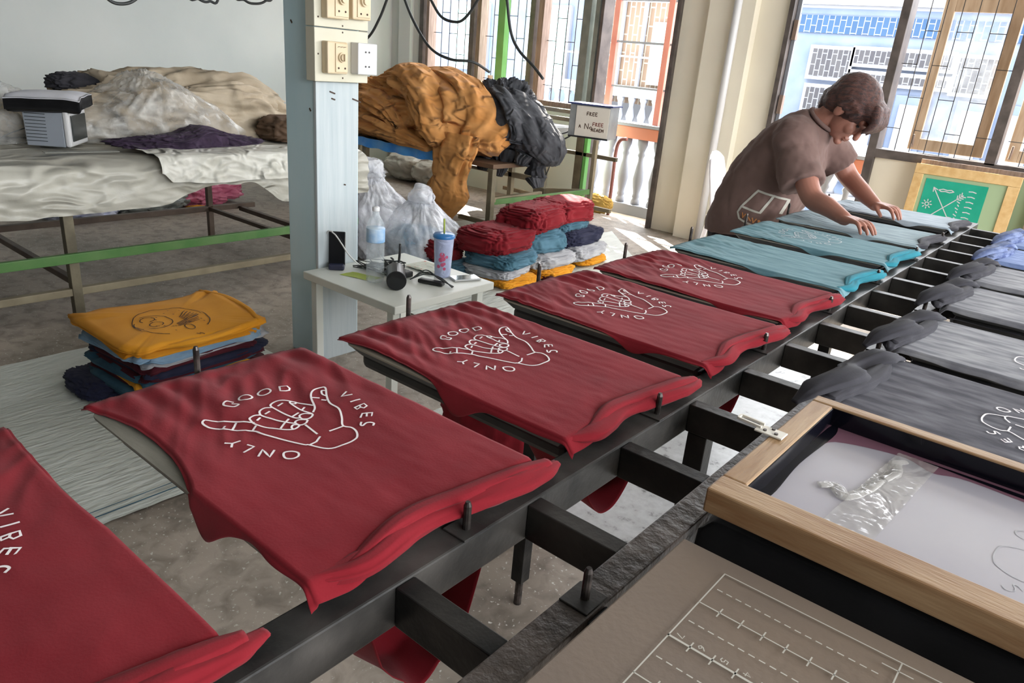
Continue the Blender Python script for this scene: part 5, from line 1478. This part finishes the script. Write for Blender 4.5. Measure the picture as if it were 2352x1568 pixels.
# control box
kb = empty('control_box', (-4.15, 6.2, .885), R(14), 'white fronted control box on the machine, with black and red writing', 'control box')
MB().box(-.21, .20, -.13, .13, 0, .30).build('box_body', M['grey_metal'], kb, .004)
MB().box(-.235, .225, -.15, .15, .30, .315).build('box_lid', M['motor_blue'], kb, .003)
MB().box(-.14, .195, -.136, -.1305, .015, .29).build('front_panel', M['white_label'], kb, .001)
MB().tube([(-.215, 0, .16), (-.205, 0, .16)], .07, 24).build('fan_grille', M['motor_blue'], kb, 0)
MB().box(-.205, .2, -.1365, -.130, -.002, .012).build('bottom_edge', M['black_plastic'], kb, 0)
def wr_(strokes, m, n):
    vs, fs = ribbons(strokes, .007, lambda x, y: 0, False)
    o = mesh(n, [(x, -.1375, y) for x, y, _ in vs], fs, m, kb, False); return o
def letters(txt, x, y, s):
    F = {'N': [[(0, 0), (0, 1), (.7, 0), (.7, 1)]], 'o': [[(0, .25), (.3, .5), (.6, .25), (.3, 0), (0, .25)]], 'F': [[(0, 0), (0, 1), (.6, 1)], [(0, .5), (.5, .5)]],
         'R': [[(0, 0), (0, 1), (.5, .8), (0, .5), (.6, 0)]], 'E': [[(.6, 0), (0, 0), (0, 1), (.6, 1)], [(0, .5), (.5, .5)]], 'V': [[(0, 1), (.3, 0), (.6, 1)]],
         'A': [[(0, 0), (.3, 1), (.6, 0)], [(.15, .4), (.45, .4)]], 'M': [[(0, 0), (0, 1), (.35, .4), (.7, 1), (.7, 0)]], 'S': [[(.6, 1), (0, .8), (.6, .3), (0, 0)]], 'K': [[(0, 0), (0, 1)], [(.6, 1), (0, .45), (.6, 0)]]}
    out = []
    for c in txt:
        for st in F.get(c, []): out.append([(x + a * s, y + b * s) for a, b in st])
        x += s * .95
    return out
wr_(letters('FREE', -.03, .21, .03), M['print_black'], 'writing')
wr_(letters('A', -.10, .09, .03) + letters('No', -.04, .085, .05), M['print_black'], 'writing')
tag(wr_(letters('FREE', .04, .12, .03), M['red_pipe'], 'writing'), 'red brown writing')
wr_(letters('AEAEM', .03, .07, .027), M['print_black'], 'writing')
mp(MB().tube(cr([(-4.3, 6.08, .90), (-4.55, 6.0, .70), (-4.52, 6.0, .45), (-4.62, 6.0, .32)], 6), .008, 8), 'loose_cable', M['cable'], 0)
mp(MB().tube(cr([(-4.35, 6.08, .92), (-4.52, 6.03, .82), (-4.48, 6.0, .6), (-4.55, 6.0, .40)], 6), .006, 8), 'loose_cable', M['cable'], 0)
mp(MB().box(-4.66, -4.52, 5.99, 6.05, .18, .34), 'cable_clamp', M['leg_olive'])
tag(MB().box(-5.83, -5.73, 6.6, 6.68, .94, ZC).build('green_post', M['green_post']), 'bright green vertical post in front of the left windows', 'post')

# hanging cables near the ceiling
def hang(pts, label, r=.011):
    # the free ends run up to the ceiling
    if pts[0][2] > 1.7: pts = [(pts[0][0] - .03, pts[0][1], ZC), (pts[0][0] - .02, pts[0][1], pts[0][2] + .5)] + pts
    if pts[-1][2] > 1.7: pts = pts + [(pts[-1][0] + .02, pts[-1][1], pts[-1][2] + .5), (pts[-1][0] + .03, pts[-1][1], ZC)]
    return tag(MB().tube(cr(pts, 8), r, 8).build('hanging_cable', M['cable'], smooth=True), label, 'cable')
hang([(-5.10, 4.5, 2.15), (-5.236, 4.5, 1.90), (-5.33, 4.5, 1.75), (-5.47, 4.5, 1.60), (-5.75, 4.5, 1.45)], 'black cable slanting down behind the switch boxes')
hang([(-5.15, 4.5, 2.2), (-5.009, 4.5, 1.909), (-4.85, 4.5, 1.70), (-4.67, 4.5, 1.55), (-4.45, 4.5, 1.49), (-4.3, 4.6, 1.485), (-4.25, 4.75, 1.42)], 'long black cable drooping over the left window to the machine')
hang([(-4.85, 4.5, 2.1), (-4.702, 4.5, 1.917), (-4.58, 4.5, 1.80), (-4.44, 4.5, 1.767), (-4.33, 4.5, 1.79), (-4.2, 4.5, 1.92), (-4.1, 4.5, 2.1)], 'black cable hanging in a short loop before the left window')
hang([(-3.95, 4.5, 2.15), (-3.90, 4.5, 1.936), (-3.84, 4.5, 1.72), (-3.75, 4.5, 1.60), (-3.6, 4.5, 1.50), (-3.5, 4.5, 1.42)], 'black cable hanging beside the green post')
hang([(-3.5, 1.43, 1.72), (-3.5, 1.50, 1.63), (-3.5, 1.56, 1.617), (-3.5, 1.62, 1.645), (-3.5, 1.68, 1.72)], 'leftmost black cable loop at the top edge', .007)
hang([(-3.5, 1.84, 1.72), (-3.5, 1.90, 1.672), (-3.5, 1.95, 1.668), (-3.5, 2.0, 1.72)], 'middle black cable loop at the top edge', .006)
hang([(-3.5, 2.06, 1.75), (-3.5, 2.13, 1.692), (-3.5, 2.18, 1.682), (-3.5, 2.24, 1.70), (-3.5, 2.29, 1.77)], 'black cable loop at the top edge just left of the pillar', .006)

# ------------------------------------------------------------------ chair
chr_ = empty('plastic_chair', (-2.46, 6.15, 0), R(8), 'white plastic chair standing by the wall behind the worker', 'chair')
def chp(mb, n, bev=.01, sm_=False): return mb.build(n, M['chair'], chr_, bev, sm_)
vs, fs = grid(20, 16, lambda u, v: (-.27 - .09 * u ** 1.2 + .03 * (2 * v - 1) ** 2, (-.21 + .42 * v) * (1 - .35 * max(0, u - .75) ** 1 * 2), .44 + .51 * u - .06 * (2 * v - 1) ** 2 * u))
o = mesh('backrest', vs, fs, M['chair'], chr_); s_ = o.modifiers.new('s', 'SOLIDIFY'); s_.thickness = .02
chp(MB().box(-.27, .2, -.22, .22, .415, .445), 'seat', .015)
for sx, sy in ((-1, -1), (-1, 1), (1, -1), (1, 1)):
    chp(MB().bar((-.03 + sx * .21, sy * .19, .42), (-.03 + sx * .26, sy * .23, .0), .035, .03), 'leg', .006)

# ------------------------------------------------------------------ screens leaning on the wall
ag = empty('screen_frame', (-0.97, 6.6, 0), 0, 'pale wooden screen with a green mesh showing crossed arrows, leaning under the window', 'screen')
def agp(mb, n, m, bev=.003): return mb.build(n, m, ag, bev)
ag.rotation_euler = (R(-6), 0, 0)
agp(MB().box(-.37, .37, -.02, .02, .97, 1.045), 'frame_rail', M['pine']); agp(MB().box(-.37, .37, -.02, .02, .40, .475), 'frame_rail', M['pine'])
agp(MB().box(-.37, -.30, -.02, .02, .476, .969), 'frame_rail', M['pine']); agp(MB().box(.29, .37, -.02, .02, .476, .969), 'frame_rail', M['pine'])
agp(MB().box(-.30, .29, -.004, .0, .476, .969), 'mesh_film', M['green_dim'], 0)
agp(MB().box(-.27, .17, -.008, -.0045, .50, .94), 'emulsion', M['green_mesh'], 0)
st = []
def arrow(a, b, s=.03):
    a, b = Vector((*a, 0)), Vector((*b, 0)); d = (b - a).normalized(); n = Vector((-d.y, d.x, 0))
    r = [[(a.x, a.y), (b.x, b.y)]]
    r.append([((b - d * s + n * s * .55).x, (b - d * s + n * s * .55).y), (b.x, b.y), ((b - d * s - n * s * .55).x, (b - d * s - n * s * .55).y)])
    for k in range(3):
        q = a + d * (.015 + k * .018)
        for sg in (1, -1): r.append([(q.x, q.y), ((q - d * .02 + n * .022 * sg).x, (q - d * .02 + n * .022 * sg).y)])
    return r
st += arrow((-.02, .63), (-.20, .88)) + arrow((.02, .85), (-.20, .63))
st += arrow((-.20, .58), (-.0, .56), .02)
cx, cy = -.215, .745
st.append([(cx + .014 * math.cos(R(a)), cy + .014 * math.sin(R(a))) for a in range(0, 361, 45)])
for a in range(0, 360, 45): st.append([(cx + .024 * math.cos(R(a)), cy + .024 * math.sin(R(a))), (cx + .036 * math.cos(R(a)), cy + .036 * math.sin(R(a)))])
st.append([(-.16, .865), (-.13, .875), (-.10, .87), (-.07, .875), (-.05, .865), (-.08, .855), (-.11, .86), (-.14, .855), (-.16, .865)])
for i in range(8): st.append([(.05, .885 - i * .04), (.075, .888 - i * .04), (.10, .882 - i * .04)])
for i in range(6): st.append([(-.01 + .01 * (i % 2), .80 - i * .025), (.01, .79 - i * .025)])
vs, fs = ribbons(st, .007, lambda x, y: 0, False)
tag(mesh('arrow_drawing', [(x, -.0095, y) for x, y, _ in vs], fs, M['print_pale'], ag, False), 'pale crossed arrows and sun')
def plain_screen(x, y, label, tilt=-6, w=.30, top=1.02, m='brown_frame'):
    r = empty('screen_frame', (x, y, 0), 0, label, 'screen'); r.rotation_euler = (R(tilt), 0, 0)
    MB().box(-w, w, -.02, .02, top - .05, top).build('frame_rail', M[m], r, .003); MB().box(-w, w, -.02, .02, .3, .35).build('frame_rail', M[m], r, .003)
    MB().box(-w, -w + .05, -.02, .02, .351, top - .051).build('frame_rail', M[m], r, .003); MB().box(w - .05, w, -.02, .02, .351, top - .051).build('frame_rail', M[m], r, .003)
    MB().box(-w + .05, w - .05, -.002, .002, .351, top - .051).build('mesh_film', M['green_dim'], r, 0)
plain_screen(-.88, 6.70, 'worn brown screen frame behind the green arrow screen, only its rim showing', -3, .44, 1.075)
plain_screen(-.10, 6.6, 'brown wooden screen frame right of the green arrow screen', -6, .40, 1.04)

# ------------------------------------------------------------------ the worker
def capsule(mb, pts, rs, n=16, sy=1.0, nseg=4):
    """rounded limb: smooth radius along joints, hemispherical ends"""
    pts = [Vector(p) for p in pts]
    q, r = [], []
    full = cr(pts, nseg) if len(pts) > 2 else [pts[0].lerp(pts[1], i / nseg) for i in range(nseg + 1)]
    m = len(full) - 1
    for i, p in enumerate(full):
        t = i / m * (len(rs) - 1); a = int(min(t, len(rs) - 2)); f = t - a
        q.append(p); r.append(rs[a] * (1 - f) + rs[a + 1] * f)
    d0 = (q[0] - q[1]).normalized(); d1 = (q[-1] - q[-2]).normalized()
    pre = [(q[0] + d0 * r[0] * math.sin(R(a)), r[0] * math.cos(R(a))) for a in (85, 60, 30)]
    post = [(q[-1] + d1 * r[-1] * math.sin(R(a)), r[-1] * math.cos(R(a))) for a in (30, 60, 85)]
    P = [p for p, _ in pre] + q + [p for p, _ in post]
    RR = [a for _, a in pre] + r + [a for _, a in post]
    mb.tube(P, RR, n)


def loft(mb, secs, n=32, cap=True):
    """secs: (centre, axis_a, axis_b) ellipse sections"""
    k = len(mb.v)
    for c, a, b in secs:
        c, a, b = Vector(c), Vector(a), Vector(b)
        for j in range(n):
            t = 2 * math.pi * j / n
            mb.v.append(c + a * math.cos(t) + b * math.sin(t))
    for i in range(len(secs) - 1):
        for j in range(n):
            a0 = k + i * n + j; a1 = k + i * n + (j + 1) % n
            mb.f.append((a0, a1, a1 + n, a0 + n))
    if cap:
        mb.f.append(tuple(k + j for j in reversed(range(n))))
        e = k + (len(secs) - 1) * n
        mb.f.append(tuple(e + j for j in range(n)))


def remesh(o, vox, smooth=4, disp=None):
    r = o.modifiers.new('remesh', 'REMESH'); r.mode = 'VOXEL'; r.voxel_size = vox; r.use_smooth_shade = True
    s_ = o.modifiers.new('smooth', 'SMOOTH'); s_.factor = .5; s_.iterations = smooth
    if disp:
        tx = bpy.data.textures.new('folds', 'CLOUDS'); tx.noise_scale = disp[1]; tx.noise_depth = 3
        d = o.modifiers.new('folds', 'DISPLACE'); d.texture = tx; d.strength = disp[0]; d.mid_level = .5; d.texture_coords = 'LOCAL'
    return o


wk = empty('person', (-1.52, 3.68, 0), 0, 'person in a brown t-shirt bending over the far boards, both hands on the shirts', 'person')
PO = Vector(wk.location)
def wkp(mb, n, m, smooth=True):
    o = mb.build(n, m, wk, 0, smooth); o.location = -PO; return o


HC = Vector((-1.075, 3.69, 1.452))          # head centre
F = Vector((.66, -.03, -.75)).normalized()  # where the face looks
U = Vector((.75, 0, .66)).normalized()
U = (U - F * U.dot(F)).normalized()
SD = U.cross(F).normalized()
K = 1.12
def H(f, u, s): return HC + (F * f + U * u + SD * s) * K


body = MB()
# cranium and face
def ell(mb, c, rf, ru, rs_, n=24, m=16):
    k = len(mb.v)
    for i in range(m + 1):
        a = math.pi * i / m
        for j in range(n):
            t = 2 * math.pi * j / n
            mb.v.append(c + (F * rf * math.sin(a) * math.cos(t) + SD * rs_ * math.sin(a) * math.sin(t) + U * ru * math.cos(a)) * K)
    for i in range(m):
        for j in range(n):
            a0 = k + i * n + j; a1 = k + i * n + (j + 1) % n
            mb.f.append((a0, a0 + n, a1 + n, a1))
ell(body, H(-.012, .028, 0), .096, .092, .078)
ell(body, H(.028, -.025, 0), .062, .085, .062)
ell(body, H(.040, -.075, 0), .042, .030, .042)      # jaw and chin
ell(body, H(.076, -.094, 0), .018, .016, .022)      # chin
ell(body, H(.078, .030, .0), .020, .020, .052)      # brow
ell(body, H(.060, -.022, .038), .030, .026, .022); ell(body, H(.060, -.022, -.038), .030, .026, .022)  # cheeks
capsule(body, [H(.088, .016, 0), H(.104, -.018, 0), H(.108, -.030, 0)], [.008 * K, .011 * K, .013 * K], 10)  # nose
ell(body, H(.090, -.058, 0), .012, .006, .024, 12, 8); ell(body, H(.087, -.069, 0), .012, .007, .021, 12, 8)  # lips
for s_ in (-1, 1):
    ell(body, H(-.010, -.008, .078 * s_), .020, .032, .010, 14, 10)     # ear
# neck
capsule(body, [H(-.035, -.055, 0), (-1.175, 3.69, 1.405), (-1.235, 3.69, 1.37)], [.060, .062, .075], 18)
# trunk
capsule(body, [(-1.27, 3.69, 1.30), (-1.38, 3.68, 1.12), (-1.47, 3.68, .92)], [.13, .135, .145], 22)
capsule(body, [(-1.24, 3.53, 1.325), (-1.25, 3.69, 1.34), (-1.24, 3.86, 1.32)], [.07, .08, .07], 18)
# arms
RA = [(-1.235, 3.515, 1.315), (-1.135, 3.43, 1.185), (-1.055, 3.375, 1.085), (-.965, 3.32, 1.065), (-.868, 3.262, 1.038)]
LA = [(-1.225, 3.865, 1.305), (-1.135, 3.925, 1.205), (-1.075, 3.94, 1.135), (-.985, 3.88, 1.085), (-.892, 3.812, 1.042)]
capsule(body, RA, [.056, .054, .047, .042, .029], 18, nseg=6)
capsule(body, LA, [.062, .054, .047, .042, .029], 18, nseg=6)
# legs
for y, f in ((3.59, .0), (3.78, .03)):
    capsule(body, [(-1.48, y, .88), (-1.50 + f, y - .0, .48), (-1.56 + f, y, .10)], [.095, .062, .042], 18)
    capsule(body, [(-1.58 + f, y, .05), (-1.50 + f, y, .04), (-1.42 + f, y, .035)], [.040, .036, .028], 14)
    capsule(body, [(-1.50 + f, y, .12), (-1.58 + f, y, .07)], [.04, .045], 14)
def hand(wrist, tip, side, yaw):
    """wrist -> tip centre line, fingers spread across it; side: +1 thumb towards +y"""
    w, t = Vector(wrist), Vector(tip)
    d = Vector((t.x - w.x, t.y - w.y, 0)).normalized()
    n = Vector((-d.y, d.x, 0)) * side
    up = Vector((0, 0, 1))
    kn = w + d * .080 + up * (.006)
    palm = [w + d * .0, w + d * .035 + up * .004, kn - d * .012]
    for off, r in ((-.026, .015), (-.009, .017), (.009, .017), (.025, .016)):
        capsule(body, [palm[0] + n * off * .55, palm[1] + n * off * .85, kn + n * off], [.017, .016, .0115], 12)
    for off, L, sp in ((-.029, .058, -.10), (-.0095, .074, -.03), (.0105, .080, .04), (.030, .072, .12)):
        b = kn + n * off
        dd = (d + n * sp).normalized()
        p1 = b + dd * L * .42 - up * .002
        p2 = b + dd * L * .72 - up * .016
        p3 = b + dd * L * .95
        p3.z = 1.005
        capsule(body, [b, p1, p2, p3], [.0100, .0092, .0084, .0070], 12)
    b = w + d * .030 + n * .026
    p1 = b + d * .028 + n * .020 - up * .008
    p2 = b + d * .056 + n * .022
    p2.z = 1.006
    capsule(body, [b, p1, p2], [.013, .0105, .0085], 12)
hand((-.880, 3.268, 1.036), (-.745, 3.205, 1.0), 1, 0)
hand((-.905, 3.818, 1.040), (-.765, 3.765, 1.0), -1, 0)
bo_ = remesh(wkp(body, 'body', M['skin']), .0042, 3)
# eyes and nails are parts of the head and hands
ey = MB()
for s_ in (-1, 1): ell(ey, H(.078, .006, .032 * s_), .007, .004, .012, 12, 8)
wkp(ey, 'eyes', M['black_plastic'])
# hair: short at the nape, longer fringe hanging forward over the brow
hr = MB()
ell(hr, H(-.025, .042, 0), .112, .100, .093, 40, 28)
ell(hr, H(-.060, .000, 0), .070, .078, .078, 30, 20)
ell(hr, H(.050, .075, 0), .062, .050, .076, 30, 20)
capsule(hr, [H(-.085, -.03, 0), H(-.075, -.065, 0)], [.055, .040], 18)
for i in range(11):
    s_ = -.062 + i * .0124
    capsule(hr, [H(.070, .100, s_ * .9), H(.108, .072, s_), H(.116, .040, s_ * 1.03), H(.108 + .006 * (i % 3), .018 - .010 * (i % 2), s_ * 1.05)], [.022, .020, .014, .005], 9)
for s_ in (-1, 1):
    for k_ in range(4): capsule(hr, [H(.045 - .022 * k_, .045, .080 * s_), H(.040 - .022 * k_, .012 - .004 * k_, .084 * s_)], [.018, .009], 9)
remesh(wkp(hr, 'hair', M['hair']), .005, 4, (.006, .02))

# t-shirt
te = MB()
def sec(x, z, dep, hw, tx, tz, y=3.685):
    t = Vector((tx, 0, tz)).normalized(); a = Vector((t.z, 0, -t.x))
    return ((x, y, z), a * dep, Vector((0, hw, 0)))
loft(te, [sec(-1.470, .815, .185, .215, -.1, 1), sec(-1.462, .88, .195, .225, .2, 1), sec(-1.425, .97, .198, .232, .35, 1), sec(-1.375, 1.07, .205, .235, .35, 1), sec(-1.325, 1.17, .195, .24, .4, .9),
          sec(-1.28, 1.26, .17, .235, .5, .85), sec(-1.248, 1.325, .13, .20, .55, .8), sec(-1.215, 1.372, .098, .12, .6, .8), sec(-1.195, 1.395, .080, .085, .6, .8)], 40)
capsule(te, [(-1.255, 3.58, 1.315), (-1.235, 3.50, 1.29)], [.102, .100], 20)
capsule(te, [(-1.245, 3.80, 1.315), (-1.225, 3.865, 1.285)], [.102, .100], 20)
def sleeve(mb, pts, rs):
    mb.tube(cr(pts, 4), rs[:1] * 0 + [rs[0] + (rs[1] - rs[0]) * i / (len(cr(pts, 4)) - 1) for i in range(len(cr(pts, 4)))], 22)
sleeve(te, [(-1.26, 3.54, 1.32), (-1.185, 3.47, 1.21), (-1.125, 3.425, 1.120)], [.096, .098])
sleeve(te, [(-1.25, 3.83, 1.32), (-1.18, 3.905, 1.24), (-1.125, 3.935, 1.180)], [.096, .096])
tee = remesh(wkp(te, 't_shirt', M['tee_brown']), .0085, 3, (.032, .11))
cl = MB()
cc = [Vector((-1.183, 3.685, 1.400)) + Vector((.80, 0, -.6)) * .074 * math.cos(R(a)) + Vector((0, .078, 0)) * math.sin(R(a)) for a in range(0, 361, 20)]
cl.tube(cc, .010, 8, False)
wkp(cl, 'collar', M['tee_brown'])
# outlined box badge with orange writing low on the side of the tee
bd = []
def q_(x, z): return (x, z)
bd.append([(-1.335, 1.06), (-1.265, 1.045), (-1.315, .955), (-1.40, .975), (-1.335, 1.06)])
bd.append([(-1.40, .975), (-1.415, .945), (-1.405, .915), (-1.33, .880), (-1.275, .875)])
bd.append([(-1.265, 1.045), (-1.215, 1.03), (-1.24, .96)])
vs, fs = ribbons(bd, .010, lambda x, y: 0, False)
def put(vs, fs, m, n, y=3.40):
    o = mesh(n, [(x, y, z) for x, z, _ in vs], fs, m, wk, False); o.location = -PO
    s_ = o.modifiers.new('on cloth', 'SHRINKWRAP'); s_.target = tee; s_.wrap_method = 'PROJECT'; s_.use_project_y = True; s_.use_positive_direction = True; s_.use_negative_direction = False
    s_.use_project_x = False; s_.use_project_z = False; s_.offset = .003
    return o
put(vs, fs, M['print_cream'], 'badge_outline')
bl = []
for i in range(5):
    x = -1.39 + i * .022; z = .945 - i * .010
    bl += [[(x, z), (x + .003, z - .024)], [(x + .003, z - .024 + (i % 2) * .024), (x + .015, z - .004 - (i % 2) * .022)]]
vs, fs = ribbons(bl, .005, lambda x, y: 0, False)
put(vs, fs, M['orange_print'], 'badge_writing')
# trousers
tr = MB()
loft(tr, [sec(-1.465, .92, .155, .19, .2, 1), sec(-1.475, .82, .165, .195, 0, 1), sec(-1.48, .74, .15, .19, 0, 1)], 32)
for y, f in ((3.59, .0), (3.78, .03)):
    tr.tube(cr([(-1.48, y, .80), (-1.50 + f, y, .48), (-1.56 + f, y, .09)], 5), [.112, .108, .104, .10, .096, .09, .086, .082, .078, .074, .07], 22)
remesh(wkp(tr, 'trousers', M['trousers']), .010, 3, (.014, .08))
for y, f in ((3.59, .0), (3.78, .03)):
    s_ = MB(); s_.box(-1.64 + f, -1.40 + f, y - .045, y + .045, 0.0, .022); wkp(s_, 'sandal', M['shoe'], False)
